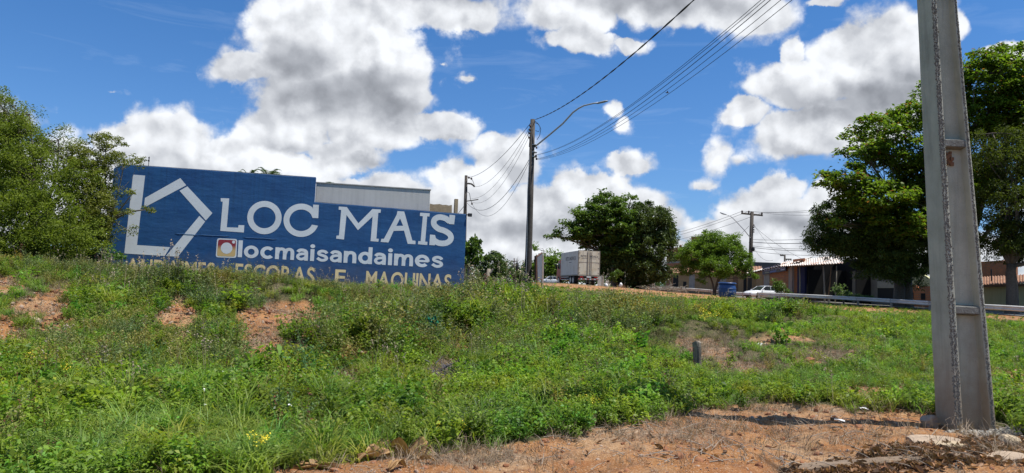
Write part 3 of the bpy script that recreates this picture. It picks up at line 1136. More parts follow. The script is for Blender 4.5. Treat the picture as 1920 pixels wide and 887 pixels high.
# ------------------------------------------------------------------ near concrete pole
def con_pole_mat():
    m = bpy.data.materials.new('pole_concrete')
    nt = nodes_of(m)
    ob = N(nt, 'ShaderNodeTexCoord').outputs['Object']
    sx = N(nt, 'ShaderNodeSeparateXYZ')
    L(nt, ob, sx.inputs[0])
    c = MIX(nt, MR(nt, NOISE(nt, ob, 3.0, 7.0, 0.65), 0.35, 0.65), (0.50, 0.50, 0.41), (0.37, 0.37, 0.30))
    c = MIX(nt, MR(nt, NOISE(nt, VM(nt, 'MULTIPLY', ob, (8, 8, 0.5)), 1.5, 6.0, 0.6), 0.5, 0.72, 0, .35), c, (0.12, 0.12, 0.115))
    c = MIX(nt, MR(nt, NOISE(nt, ob, 90.0, 4.0, 0.7), 0.6, 0.7, 0, .45), c, (0.09, 0.09, 0.09))
    low = MR(nt, M(nt, 'ADD', sx.outputs[2], M(nt, 'MULTIPLY', NOISE(nt, ob, 5.0, 5.0, .6), 0.7)), 1.25, 0.35)
    c = MIX(nt, M(nt, 'MULTIPLY', low, 0.75), c, (0.27, 0.17, 0.095))
    b = N(nt, 'ShaderNodeBsdfPrincipled')
    b.inputs['Roughness'].default_value = 0.93
    b.inputs['Specular IOR Level'].default_value = 0.15
    L(nt, c, b.inputs['Base Color'])
    bn = N(nt, 'ShaderNodeBump')
    bn.inputs['Strength'].default_value = 0.5
    bn.inputs['Distance'].default_value = 0.012
    L(nt, M(nt, 'ADD', NOISE(nt, ob, 14.0, 5.0, 0.6), M(nt, 'MULTIPLY', NOISE(nt, ob, 110.0, 3.0, .6), .5)), bn.inputs['Height'])
    L(nt, bn.outputs[0], b.inputs['Normal'])
    o = N(nt, 'ShaderNodeOutputMaterial')
    L(nt, b.outputs[0], o.inputs[0])
    return m


pole_m = con_pole_mat()
rough_m = mat('exposed_aggregate', (0.23, 0.225, 0.205), 0.95, 1.0, 55.0, (0.075, 0.073, 0.068), 1.0, 90)
YB = 6.8
B0, T0 = P(1794, 806, YB), P(1748, 0, YB)
POLE_Z = B0.z - 0.02
pole = thing('concrete_pole', 'tall near concrete utility pole with recessed face standing in red earth', 'utility pole', (B0.x, YB, POLE_Z))
TOPZ = T0.z - POLE_Z                     # height at which the pole leaves the photograph
LX = (T0.x - B0.x) / TOPZ                # lean
D0, D1 = 0.378, 0.245                    # width of the recessed face at base and at frame top
W0, W1 = 0.33, 0.26                      # depth of the flat side


def sect(z):
    t = z / TOPZ if z < TOPZ else 1 + (z - TOPZ) / TOPZ * 0.22
    return LX * z, D0 + (D1 - D0) * t, W0 + (W1 - W0) * t


def pole_pt(z, fx, fy):
    ox, dd, ww = sect(z)
    return (ox + fx * dd, fy * ww + 0.02 * fx * dd, z)


FL, FR = 0.17, 0.86                      # recess runs between these fractions of the width
ZH = 8.8
zs = list(np.linspace(-0.5, ZH, 40))
mb = MB()
core = [(0.0, 0.0), (FL, 0.0), (FL + .05, 0.28), (FR - .03, 0.28), (FR, 0.0), (1.0, 0.0), (1.0, 1.0), (FR, 1.0), (FR - .03, 0.72), (FL + .05, 0.72), (FL, 1.0), (0.0, 1.0)]
rings = []
for z in zs:
    rings.append([pole_pt(z, fx + rnd.uniform(-.006, .006), fy) for fx, fy in core])
mb.loft(rings)
mb.build('shaft', pole_m, pole, bevel=0.006)
rib_m = mat('stained_rib_concrete', (0.20, 0.20, 0.185), .95, .9, 12, (0.10, 0.095, 0.085), .6, 60)
# ribs across the recess, front and back
ribs = [P(1815, y, YB).z - POLE_Z for y in (582, 269)]
gap = ribs[1] - ribs[0]
ribs += [ribs[1] + gap, ribs[1] + 2 * gap]
for z in ribs:
    if z > ZH - .2:
        continue
    for a, b_ in ((0.012, 0.38), (0.62, 0.985)):
        h0, h1 = (0.035, 0.055)
        ring = []
        f0 = a
        vs = []
        for dz, deep in ((-h0, 0), (h0, 0), (h1, 1), (-h1, 1)):
            fy = (a if deep == 0 else b_) if a < .5 else (b_ if deep == 0 else a)
            for fx in (FL - .02, FR + .01):
                vs.append(pole_pt(z + dz, fx, fy))
        MB().add(vs, [(0, 1, 3, 2), (2, 3, 5, 4), (4, 5, 7, 6), (6, 7, 1, 0), (0, 2, 4, 6), (1, 7, 5, 3)]).build('rib', rib_m, pole, bevel=0.008)
# rough aggregate strips along the cast edges (real lumps)
for fx, wd in ((0.0, 0.9), (FL * .55, 1.4), (FR + .07, .9)):
    mb = MB()
    for i in range(2400):
        z = rnd.uniform(-.1, ZH - .3) if i % 3 else rnd.uniform(-.1, 4.6)
        x, y, _ = pole_pt(z, fx + rnd.gauss(0, .02) * wd, 0.0)
        s = rnd.uniform(.003, .008)
        q = Vector((x, y - .001, z))
        mb.add([q + Vector((-s, 0, 0)), q + Vector((0, 0, -s * 1.6)), q + Vector((s, 0, 0)), q + Vector((0, 0, s * 1.6)), q + Vector((0, -s * .5, 0))],
               [(0, 1, 4), (1, 2, 4), (2, 3, 4), (3, 0, 4)])
    tag(mb.build('edge_aggregate', rough_m, pole), kind='stuff')
# mud nest under the upper rib
nz = ribs[1] - .07
nx = pole_pt(nz, .42, .3)
mb = MB()
for i in range(14):
    q = Vector(nx) + Vector((rnd.uniform(-.025, .03), rnd.uniform(-.03, 0), -rnd.uniform(0, .13)))
    s = rnd.uniform(.008, .02)
    mb.box(q.x - s, q.x + s, q.y - s, q.y + s, q.z - s, q.z + s)
mb.build('mud_nest', mat('mud', (0.26, 0.13, 0.07), .95, .7, 20), pole)


# ------------------------------------------------------------------ trees
bark = mat('bark', (0.16, 0.13, 0.10), 0.95, 0.8, 8.0, (0.07, 0.055, 0.045), 0.8, 25, streak=0.4)
bark_pale = mat('bark_pale', (0.30, 0.26, 0.21), 0.95, 0.7, 8.0, (0.14, 0.12, 0.09), 0.8, 25)


def limb_path(a, b_, sag=0.12, n=6, r=rnd):
    a, b_ = Vector(a), Vector(b_)
    L0 = (b_ - a).length
    side = Vector((r.uniform(-1, 1), r.uniform(-1, 1), r.uniform(-.3, .6))) * L0 * sag
    return [a.lerp(b_, t) + side * math.sin(math.pi * t) for t in (i / n for i in range(n + 1))]


def tree(name, label, base, fork_z, trunk_r, blobs, m_leaf, leaf, n_leaf, clumps, clump_r, aspect=0.45, up=0.5, flat_=0.75,
         cat='tree', group=None, m_bark=None, trunks=1, shell=0.55, seed=1, lean=(0, 0), droop=0.0, whorl=False, limbs=True, spread=0.35):
    """blobs: (px, py, d, rx_px, ry_px, depth radius in m, weight). Crown built from clumps of leaves spread through these bodies"""
    g = np.random.default_rng(seed)
    rn = random.Random(seed)
    base = Vector(base)
    t = thing(name, label, cat, base, 0, group)
    body = []
    for (px, py, d, rx, ry, rz_, w) in blobs:
        body.append((P(px, py, d) - base, rx / F * d, rz_, ry / F * d, w))
    wsum = sum(b_[1] * b_[3] * b_[4] for b_ in body)
    cl = []
    for c0, rx, ryy, rzz, w in body:
        k = max(3, int(clumps * rx * rzz * w / wsum))
        dirs = unit(g.normal(size=(k, 3)))
        rad = shell + (1 - shell) * g.random(k) ** 0.6
        cl.append(np.array(c0) + dirs * rad[:, None] * np.array([rx, ryy, rzz]) * g.uniform(.8, 1.08, (k, 1)))
    cl = np.concatenate(cl)
    per = max(4, n_leaf // len(cl))
    sz = clump_r * g.uniform(0.55, 1.35, len(cl))
    if whorl:                                   # leaves in flat rosettes round each twig end
        ang = g.random((len(cl), per)) * 2 * math.pi
        rad = sz[:, None] * np.sqrt(g.random((len(cl), per)))
        off_ = np.stack([np.cos(ang) * rad, np.sin(ang) * rad, g.normal(size=ang.shape) * sz[:, None] * 0.22 - rad * droop], -1)
    else:
        off_ = unit(g.normal(size=(len(cl), per, 3))) * (sz[:, None, None] * g.random((len(cl), per, 1)) ** 0.45)
        off_[..., 2] *= flat_
        off_[..., 2] -= droop * np.hypot(off_[..., 0], off_[..., 1])
    C = (cl[:, None] + off_).reshape(-1, 3)
    out = unit(off_.reshape(-1, 3) + 1e-6)
    V = leaves(C, leaf, aspect, up, 0.3, along=out * 0.9 + np.array([0, 0, -droop * 0.8]), r=g)
    cv_ = np.repeat(g.random(len(cl)), per)
    var = np.clip(cv_ * 0.5 + g.random(len(C)) * 0.5, 0, 1)
    me_ = quad_mesh('crown', V, m_leaf, var, g.random(len(C)))
    link('crown', me_, None, t)
    # trunk and limbs
    mb_ = MB()
    top = Vector((lean[0], lean[1], fork_z))
    mk = m_bark or bark
    if trunks == 1:
        n = 7
        pts = [Vector((0, 0, -0.6)).lerp(top, i / n) + Vector((rn.uniform(-1, 1), rn.uniform(-1, 1), 0)) * trunk_r * 0.25 * (i > 0) for i in range(n + 1)]
        mb_.tube(pts, [trunk_r * (1.35 if i == 0 else 1.12 if i == 1 else 1 - 0.3 * i / n) for i in range(n + 1)], 10)
    tops = [top]
    if trunks > 1:
        tops = []
        for k in range(trunks):
            a = rn.uniform(0, 6.28)
            e = top + Vector((math.cos(a), math.sin(a) * .5, rn.uniform(-.1, .1))) * fork_z * spread
            st = Vector((math.cos(a), math.sin(a), 0)) * trunk_r * 1.1
            pth = limb_path(st + Vector((0, 0, -.5)), e, .08, 6, rn)
            mb_.tube(pth, [trunk_r * (1.1 - .5 * i / 6) for i in range(7)], 8)
            tops.append(e)
    mb_.build('trunk', mk, t, smooth=True)
    if limbs:
        mb_ = MB()
        for c0, rx, ryy, rzz, w in body:
            s0 = min(tops, key=lambda q: (q - c0).length)
            pth = limb_path(s0 - Vector((0, 0, .1)), c0, .12, 6, rn)
            r0 = trunk_r * rn.uniform(.35, .5)
            mb_.tube(pth, [r0 * (1 - .7 * i / 6) for i in range(7)], 7)
            idx = np.argsort(np.linalg.norm(cl - np.array(c0), axis=1))
            sel = [i for i in idx if np.all(np.abs((cl[i] - np.array(c0)) / np.array([rx, ryy, rzz])) < 1.1)]
            rn.shuffle(sel)
            for i in sel[:14]:
                e = Vector(cl[i])
                s_ = pth[rn.choice((3, 4, 5, 6))]
                q = limb_path(s_, e, .12, 4, rn)
                mb_.tube(q, [r0 * .28 * (1 - .75 * k / 4) for k in range(5)], 5, cap=False)
        mb_.build('limbs', mk, t, smooth=True)
    return t


dark_leaf = leaf_mat('mango_leaf', (0.028, 0.048, 0.012), (0.110, 0.150, 0.034), 0.25, 0.45)
mid_leaf = leaf_mat('big_tree_leaf', (0.036, 0.072, 0.012), (0.130, 0.205, 0.032), 0.32, 0.5)
neem_leaf = leaf_mat('neem_leaf', (0.065, 0.125, 0.012), (0.165, 0.255, 0.032), 0.42, 0.5)
neem_dark = leaf_mat('neem_dark_leaf', (0.026, 0.052, 0.010), (0.100, 0.160, 0.030), 0.33, 0.6)
almond_leaf = leaf_mat('almond_leaf', (0.055, 0.105, 0.012), (0.185, 0.275, 0.026), 0.45, 0.45, third=(0.22, 0.10, 0.03))
acacia_leaf = leaf_mat('acacia_leaf', (0.070, 0.095, 0.012), (0.210, 0.225, 0.042), 0.38, 0.6, third=(0.34, 0.32, 0.16))
acacia_dark = leaf_mat('acacia_dark_leaf', (0.062, 0.100, 0.010), (0.205, 0.255, 0.030), 0.42, 0.7)
twiggy = leaf_mat('dry_twig_leaf', (0.10, 0.085, 0.05), (0.22, 0.19, 0.11), 0.2, 0.6)

# left: big feathery tree and the sparser one that reaches in front of the wall
tree('acacia_tree', 'big dense feathery green tree filling the left edge beside the blue wall', on_ground(40, 25.0), 2.2, .16,
     [(-60, 300, 25.5, 110, 110, 2.2, 1.2), (25, 290, 25, 75, 75, 1.9, 1.2), (-5, 215, 25.5, 36, 56, 1.0, .8), (-60, 190, 25.5, 60, 56, 1.2, .8), (-8, 180, 25.5, 22, 26, .8, .4), (30, 205, 25.5, 22, 18, .6, .3), (40, 232, 25.5, 40, 30, .9, .6), (75, 330, 24.5, 62, 70, 1.6, 1),
      (95, 405, 24, 75, 70, 1.7, 1.3), (20, 410, 24, 90, 75, 1.9, 1.3), (-90, 420, 25, 100, 80, 2.2, 1), (110, 262, 25.5, 45, 26, .9, .5), (55, 215, 25.5, 40, 16, .7, .35),
      (150, 345, 25, 45, 50, 1.2, .8), (140, 440, 23.5, 60, 45, 1.3, 1.1), (40, 455, 23.2, 90, 30, 1.3, 1)],
     acacia_dark, .075, 150000, 1300, .34, .5, .45, .7, cat='tree', trunks=4, seed=3, shell=.5, droop=.2)
tree('thorn_tree', 'sparse olive tree with yellowish tips leaning across the left end of the blue wall', on_ground(165, 26.0), 2.0, .085,
     [(165, 300, 25.6, 55, 36, .9, .7), (200, 262, 25.8, 42, 20, .7, .4), (235, 298, 25.6, 40, 14, .6, .5), (175, 350, 25.2, 40, 40, .9, .8), (185, 395, 25, 32, 40, .8, .8),
      (165, 430, 24.8, 44, 42, 1.0, 1.0), (240, 398, 24.8, 22, 7, .3, .22), (280, 392, 24.8, 14, 7, .3, .14), (215, 372, 24.6, 20, 14, .5, .25), (250, 362, 24.8, 14, 6, .3, .12), (240, 432, 24.6, 16, 12, .4, .12)],
     acacia_leaf, .08, 26000, 480, .22, .5, .5, .6, cat='tree', trunks=3, seed=5, shell=.3, droop=.15, m_bark=bark_pale, spread=.5)
tree('weed_bush', 'bright green leafy bush at the foot of the blue wall beside the thorn tree', on_ground(215, 26.3), .7, .03,
     [(190, 468, 26, 30, 24, .6, 1), (180, 440, 26, 20, 20, .5, .6), (215, 484, 25.8, 18, 12, .5, .7), (140, 478, 25.6, 40, 18, .6, 1), (70, 480, 25, 60, 16, .8, 1), (0, 480, 25, 50, 14, .8, 1)],
     leaf_mat('bush_leaf', (0.035, 0.085, 0.014), (0.095, 0.19, 0.03), .35, .5), .1, 4500, 90, .2, .5, .5, cat='bush', trunks=3, seed=9)

# beyond the end of the wall
tree('papaya_tree', 'slim papaya tree with drooping leaves just past the right end of the blue wall', on_ground(877, 42), 1.9, .12,
     [(884, 458, 42, 17, 15, .6, 1), (893, 478, 42, 12, 18, .5, .5), (876, 486, 42, 10, 20, .5, .6)],
     mid_leaf, .26, 900, 60, .26, .6, .3, seed=12, droop=.5, m_bark=bark_pale)
tree('flowering_shrub', 'round shrub with pale blossom on top, left of the street pole', on_ground(922, 47), 1.0, .1,
     [(922, 497, 47, 26, 24, .9, 1), (905, 512, 46.5, 16, 16, .6, .6), (945, 508, 48, 18, 20, .7, .7), (926, 480, 47, 14, 10, .4, .5)],
     leaf_mat('pale_top_leaf', (0.035, 0.06, 0.018), (0.10, 0.15, 0.04), .3, .5, third=(.5, .52, .38)), .17, 5200, 120, .3, .5, .5, cat='shrub', trunks=3, seed=14, m_bark=bark_pale)
tree('leafy_bush', 'low bright bush growing behind the rusty double post', on_ground(985, 58), .8, .08,
     [(962, 522, 58, 24, 14, .9, .5), (985, 520, 58, 20, 14, .8, .5)], dark_leaf, .17, 2500, 60, .3, .5, .5, cat='bush', trunks=2, seed=15)
tree('street_tree', 'yellow-green tree with a bare upper branch behind the rusty board and the small white car', on_ground(1030, 165), 5, .35,
     [(1020, 500, 165, 30, 22, 3.2, 1), (1045, 492, 165, 26, 18, 3, .9), (1000, 505, 165, 22, 20, 2.4, .7), (1062, 510, 165, 24, 22, 2.5, .9), (1018, 466, 165, 22, 8, 2, .3), (1042, 470, 165, 16, 8, 2, .3)],
     neem_leaf, .50, 9000, 220, 1.1, .5, .4, seed=17)
# big trees by the truck
tree('almond_tree', 'broad dark green tree with a long low branch, standing over the box truck', on_ground(1150, 96), 3.6, .42,
     [(1140, 378, 96, 40, 16, 2.6, .9), (1120, 405, 95, 48, 24, 3.0, 1), (1078, 437, 94, 42, 12, 2.2, .7), (1048, 444, 94, 26, 5, 1.0, .4), (1062, 418, 94, 14, 6, 1.0, .3), (1160, 420, 95, 45, 36, 3.4, 1.2), (1184, 370, 97, 18, 6, 1.2, .5), (1128, 366, 96, 14, 8, 1.2, .4),
      (1100, 435, 95, 40, 24, 2.8, .9), (1160, 465, 96, 45, 40, 3.4, 1.2), (1115, 455, 97, 34, 24, 2.6, .8), (1204, 381, 97, 14, 5, 1.0, .35), (1150, 500, 99, 36, 26, 2.6, 1), (1120, 490, 101, 30, 24, 2.6, .6)],
     mid_leaf, .42, 34000, 640, .75, .55, .9, seed=21, whorl=True, droop=.15, shell=.55)
tree('mango_tree', 'round-headed very dark green tree between the truck and the neem tree', on_ground(1196, 98), 2.6, .40,
     [(1215, 410, 96, 46, 32, 3.2, 1.1), (1240, 430, 96, 34, 36, 3.0, 1.1), (1180, 450, 96, 46, 40, 3.4, 1), (1225, 465, 95, 46, 34, 3.2, 1.1), (1170, 490, 96, 40, 28, 3, 1), (1210, 500, 95, 44, 24, 2.8, 1),
      (1190, 422, 95, 36, 24, 3, .8), (1222, 388, 96, 22, 10, 1.8, .4), (1185, 518, 97, 50, 18, 2.8, 1), (1235, 510, 97, 30, 18, 2.4, .7)],
     dark_leaf, .34, 56000, 720, .7, .38, .35, seed=23, droop=.2, trunks=3, shell=.6)
tree('neem_tree', 'bright green neem tree with upright sprays, in front of the brick house', on_ground(1338, 82), 2.2, .14,
     [(1300, 480, 82, 32, 30, 2.2, 1), (1330, 462, 82, 32, 26, 2.3, 1), (1368, 470, 82, 30, 30, 2.2, 1), (1345, 500, 81, 50, 24, 2.4, 1.1), (1392, 490, 82, 20, 22, 1.6, .7), (1318, 440, 82, 10, 10, .8, .25),
      (1378, 448, 82, 9, 15, .8, .3), (1345, 442, 82, 14, 9, .8, .3), (1285, 505, 82, 20, 14, 1.4, .5), (1400, 508, 82, 14, 10, 1.1, .4), (1318, 522, 80, 16, 12, .9, .4), (1410, 520, 82, 20, 8, .9, .3)],
     neem_leaf, .24, 42000, 560, .5, .35, .45, seed=27, droop=-.25, trunks=3, m_bark=bark, shell=.4, spread=.4)
# right-hand trees across the road
tree('indian_almond_tree', 'huge almond tree with large glossy leaves in tiers behind the concrete pole', on_ground(1815, 58), 4.5, .45,
     [(1730, 210, 55, 55, 24, 3.0, .9), (1650, 240, 55, 62, 22, 3.2, .8), (1620, 282, 54, 44, 14, 2.4, .6), (1700, 285, 55, 80, 32, 3.6, 1), (1590, 330, 54, 50, 22, 2.8, .8), (1640, 370, 54, 70, 32, 3.4, 1),
      (1745, 165, 56, 30, 18, 2.0, .4), (1850, 150, 55, 60, 42, 3.2, 1), (1900, 110, 55, 50, 26, 3.0, .8), (1830, 220, 56, 70, 44, 3.6, 1), (1930, 200, 55, 70, 60, 3.6, 1), (1770, 340, 56, 90, 60, 4, 1.1),
      (2010, 260, 55, 90, 90, 4, 1), (1560, 345, 54, 26, 14, 1.6, .35), (1690, 420, 55, 80, 40, 3.6, .8), (1560, 420, 54, 20, 8, 1.2, .2), (1850, 105, 55, 34, 16, 1.8, .5)],
     almond_leaf, .31, 90000, 1700, .66, .56, 1.0, seed=31, whorl=True, droop=.2, shell=.62)
tree('neem_tree', 'dark spreading neem tree with grey-green sprays over the corrugated shed', on_ground(1691, 60), 5.0, .46,
     [(1560, 400, 58, 36, 26, 2.4, .9), (1540, 440, 58, 30, 26, 2.0, .9), (1600, 440, 57, 60, 44, 3.2, 1.3), (1660, 440, 56, 60, 60, 3.6, 1.4), (1590, 462, 58, 56, 24, 2.8, 1.1), (1660, 498, 57, 52, 26, 3, 1.2),
      (1720, 460, 57, 50, 60, 3.6, 1.3), (1620, 400, 58, 50, 30, 3, 1), (1522, 462, 58, 20, 10, 1.4, .4), (1535, 400, 58, 16, 20, 1.2, .4), (1700, 520, 58, 40, 16, 2, .6), (1560, 372, 58, 20, 10, 1.2, .25)],
     neem_dark, .21, 80000, 950, .55, .33, .35, seed=33, droop=.35, trunks=2, shell=.5, spread=.22)
tree('shade_tree', 'dark drooping tree with a thick black trunk at the right edge, before the yellow house', on_ground(1897, 49), 3.4, .42,
     [(1880, 300, 49, 60, 50, 3.0, 1.1), (1930, 280, 49, 70, 60, 3, 1.1), (1890, 390, 48.5, 70, 60, 3.2, 1.2), (1960, 400, 49, 90, 80, 3.4, 1.1), (1870, 450, 49, 50, 30, 2.6, 1), (1920, 470, 48.5, 60, 30, 2.6, 1.1), (2010, 480, 49, 60, 40, 3, 1),
      (1860, 250, 49, 40, 26, 2, .6), (2050, 330, 49, 80, 90, 3.4, 1)],
     leaf_mat('shade_leaf', (0.022, 0.036, 0.006), (0.105, 0.135, 0.016), 0.4, 0.75), .2, 70000, 800, .55, .34, .35, seed=37, droop=.3, shell=.5)
tree('yard_tree', 'small dark tree with a forked trunk in front of the low brick wall', on_ground(1722, 68), 2.2, .16,
     [(1730, 500, 68, 26, 16, 1.8, .7), (1745, 480, 68, 30, 20, 2, .8)], neem_dark, .22, 4200, 90, .5, .35, .4, seed=41)


# palm tops behind the wall
def palm(name, label, px, py, d, ln, nf, seed):
    rn = random.Random(seed)
    p = P(px, py, d)
    g = on_ground(px, d)
    t = thing(name, label, 'palm tree', (p.x, p.y, g.z))
    h = p.z - g.z
    MB().tube([(0, 0, -.4), (.1, 0, h * .5), (0, 0, h)], [.16, .12, .10], 8).build('trunk', bark_pale, t, smooth=True)
    for k in range(nf):
        a = 2 * math.pi * k / nf + rn.uniform(-.2, .2)
        el = rn.uniform(.5, 1.25)
        pts = []
        for i in range(9):
            s_ = i / 8
            rad = ln * s_ * math.cos(el) * (1 - .1 * s_)
            z_ = ln * (math.sin(el) * s_ - .55 * s_ * s_)
            pts.append(Vector((math.cos(a) * rad, math.sin(a) * rad, h + z_)))
        mb_ = MB().tube(pts, [.02 * (1 - .8 * i / 8) for i in range(9)], 4, cap=False)
        for i in range(1, 9):
            for sub in (0, .5):
                if i == 8 and sub:
                    continue
                q = pts[i].lerp(pts[min(i + 1, 8)], sub)
                dr = (pts[min(i + 1, 8)] - pts[i - 1]).normalized()
                sd = dr.cross(Vector((0, 0, 1))).normalized()
                for sg in (-1, 1):
                    l_ = ln * .28 * (1 - .5 * i / 9)
                    e = q + (sd * sg * .75 + dr * .6 + Vector((0, 0, -.25))) * l_
                    wv = dr * .025
                    mb_.add([q - wv, q + wv, e], [(0, 1, 2)])
        mb_.build('frond', palm_m, t)


palm_m = leaf_mat('palm_leaf', (0.05, 0.09, 0.025), (0.10, 0.15, 0.05), .3, .5)
palm('palm_tree', 'palm with two fans of fronds peeping over the middle of the blue wall', 503, 336, 38, 1.5, 13, 1)
palm('palm_tree', 'palm top showing above the blue wall, the left one of the neighbouring pair', 466, 336, 39, 1.25, 13, 2)
palm('palm_tree', 'dark palm crown just above the concrete parapet', 624, 358, 38, 1.15, 12, 3)


# ------------------------------------------------------------------ ground cover
def proto(name, V, m, var=None, var2=None):
    return bpy.data.objects.new(name, quad_mesh(name, V, m, var, var2))


def cat_quads(parts):
    V = np.concatenate([p[0] for p in parts])
    return V, np.concatenate([np.broadcast_to(p[1], (len(p[0]),)) for p in parts])


def blades(n, ln, w, spread, curl, g, seg=3, base_r=.05):
    """grass blades as chains of quads"""
    az_ = g.random(n) * 6.283
    el = g.uniform(0.35, 1.0, n) ** .6 * 1.45
    el = 1.5 - (1.5 - el) * spread
    l_ = ln * g.uniform(.5, 1.2, n)
    b0 = np.stack([g.normal(size=n) * base_r, g.normal(size=n) * base_r, np.zeros(n)], -1)
    d = np.stack([np.cos(az_) * np.cos(el), np.sin(az_) * np.cos(el), np.sin(el)], -1)
    side = np.stack([-np.sin(az_), np.cos(az_), np.zeros(n)], -1) * (w * .5)
    hor_ = np.stack([np.cos(az_), np.sin(az_), np.zeros(n)], -1)
    out, vr = [], []
    v = g.random(n)
    prev = b0
    pw_ = side
    for s in range(1, seg + 1):
        t = s / seg
        cur = b0 + d * (l_ * t)[:, None] + hor_ * (l_ * curl * t * t)[:, None] * .6 - np.array([0, 0, 1]) * (l_ * curl * t ** 2.4)[:, None] * .8
        cw = side * (1 - t ** 1.5 * .93)
        out.append(np.stack([prev - pw_, prev + pw_, cur + cw, cur - cw], 1))
        vr.append(np.clip(v * .6 + t * .4, 0, 1))
        prev, pw_ = cur, cw
    return np.concatenate(out), np.concatenate(vr)


def stems(n, ln, w, tilt, g, r0=.03, top=True):
    az_ = g.random(n) * 6.283
    tl_ = g.random(n) * tilt
    l_ = ln * g.uniform(.5, 1.1, n)
    b0 = np.stack([g.normal(size=n) * r0, g.normal(size=n) * r0, np.zeros(n)], -1)
    d = np.stack([np.cos(az_) * np.sin(tl_), np.sin(az_) * np.sin(tl_), np.cos(tl_)], -1)
    e = b0 + d * l_[:, None]
    s = unit(np.cross(d, g.normal(size=(n, 3)))) * w * .5
    return np.stack([b0 - s, b0 + s, e + s * .5, e - s * .5], 1), b0, d, l_


def weed(g, n_st, ln, n_lf, lf, asp=.5, tilt=.8, up=.9, w=.006):
    q, b0, d, l_ = stems(n_st, ln, w, tilt, g)
    k = g.integers(0, n_st, n_lf)
    t = g.uniform(.2, 1.05, n_lf) ** .7
    C = b0[k] + d[k] * (l_[k] * t)[:, None] + g.normal(size=(n_lf, 3)) * lf * .55
    C[:, 2] = np.maximum(C[:, 2], lf * .15)
    lv = leaves(C, lf, asp, up, .3, along=np.stack([d[k][:, 0], d[k][:, 1], d[k][:, 2] * 0 + .1], -1) * 2, r=g)
    return cat_quads([(q, .35), (lv, np.clip(.25 + .75 * g.random(n_lf) * (0.5 + .5 * t), 0, 1))])


veg_m = leaf_mat('weed_leaf', (0.054, 0.108, 0.010), (0.215, 0.315, 0.040), .45, .5, inst=True)
grass_m = leaf_mat('grass_blade', (0.060, 0.112, 0.014), (0.235, 0.325, 0.065), .42, .5, inst=True)
olive_m = leaf_mat('shrub_leaf', (0.060, 0.075, 0.024), (0.215, 0.235, 0.085), .3, .6, inst=True)
straw_m = leaf_mat('dry_stalk', (0.15, 0.11, 0.075), (0.42, 0.34, 0.25), .15, .8, inst=True)
red_m = leaf_mat('seed_head', (0.045, 0.010, 0.012), (0.16, 0.05, 0.035), .15, .7, inst=True)
flower_m = leaf_mat('flower', (0.60, 0.48, 0.03), (0.75, 0.62, 0.06), .2, .6, inst=True)
litter_m = leaf_mat('dead_leaf', (0.070, 0.036, 0.022), (0.40, 0.24, 0.13), .15, .55, inst=True)

pr = {}
g = np.random.default_rng(101)
pr['weed'] = [proto('weed_clump', *((lambda r: (r[0], veg_m, r[1]))(weed(g, 10, .21, 170, .034, .55, 1.0)))) for _ in range(4)]
pr['broad'] = [proto('broadleaf_clump', *((lambda r: (r[0], veg_m, r[1]))(weed(g, 7, .22, 85, .056, .55, .9, .9)))) for _ in range(3)]
pr['shrub'] = [proto('shrub_clump', *((lambda r: (r[0], olive_m, r[1]))(weed(g, 22, .34, 330, .027, .5, 1.1, .6, .005)))) for _ in range(4)]
pr['fine'] = [proto('fine_weed_clump', *((lambda r: (r[0], veg_m, r[1]))(weed(g, 16, .26, 230, .028, .45, .9, .6, .004)))) for _ in range(3)]


def mk(name, r, m):
    return proto(name, r[0], m, r[1])


pr['grass'] = [mk('grass_tuft', blades(48, .24, .010, .9, .55, g), grass_m) for _ in range(4)]
pr['tall'] = [mk('tall_grass_tuft', blades(34, .55, .014, .75, .5, g, 4), grass_m) for _ in range(3)]
pr['straw'] = [mk('dry_tuft', blades(30, .22, .005, 1.3, .35, g, 2, .09), straw_m) for _ in range(4)]


def seed_stalk(g):
    q, b0, d, l_ = stems(5, .5, .005, .45, g, .05)
    C = np.concatenate([b0[i] + d[i] * l_[i] + g.normal(size=(9, 3)) * np.array([.012, .012, .028]) for i in range(5)])
    return q, leaves(C, .022, .6, .2, .2, r=g)


sd = [seed_stalk(g) for _ in range(3)]
pr['seed'] = [mk('seed_stalk', cat_quads([(a, .2), (b_, g.random(len(b_)))]), red_m) for a, b_ in sd]
pr['panicle'] = [mk('grass_panicle', cat_quads([(a, .5), (b_, .5 + .5 * g.random(len(b_)))]), straw_m) for a, b_ in [seed_stalk(g) for _ in range(3)]]
pr['flower'] = [mk('flower_sprig', (leaves(g.normal(size=(14, 3)) * .03 + np.array([0, 0, .27]), .024, .8, .8, .2, r=g), g.random(14)), flower_m) for _ in range(2)]
pr['bloom'] = [mk('small_bloom', (leaves(g.normal(size=(5, 3)) * .008 + np.array([0, 0, .24]), .02, .9, 1.5, .1, r=g), np.ones(5)), leaf_mat('white_petal', (.7, .7, .66), (.85, .85, .8), .2, .6)) for _ in range(2)]


def curled(g, n=4):
    """a curled dead leaf: a strip of quads rolled about its midrib"""
    out = []
    L0, W0_ = .11, .055
    cu1, cu2 = g.uniform(.5, 2.2), g.uniform(-1.2, 1.6)

    def pt(u, v):
        wv = W0_ * math.sin(math.pi * min(max(u, .04), .97)) ** .7 * (v - .5)
        a = wv / W0_ * 2 * cu1
        x = L0 * (u - .5)
        return np.array([x, W0_ * math.sin(a) / max(cu1, .3) * .5, W0_ * (1 - math.cos(a)) * .6 + L0 * cu2 * (u - .5) ** 2 + .004])
    for i in range(4):
        for j in range(n):
            out.append([pt(i / 4, j / n), pt((i + 1) / 4, j / n), pt((i + 1) / 4, (j + 1) / n), pt(i / 4, (j + 1) / n)])
    V = np.array(out)
    return V, np.full(len(V), g.random())


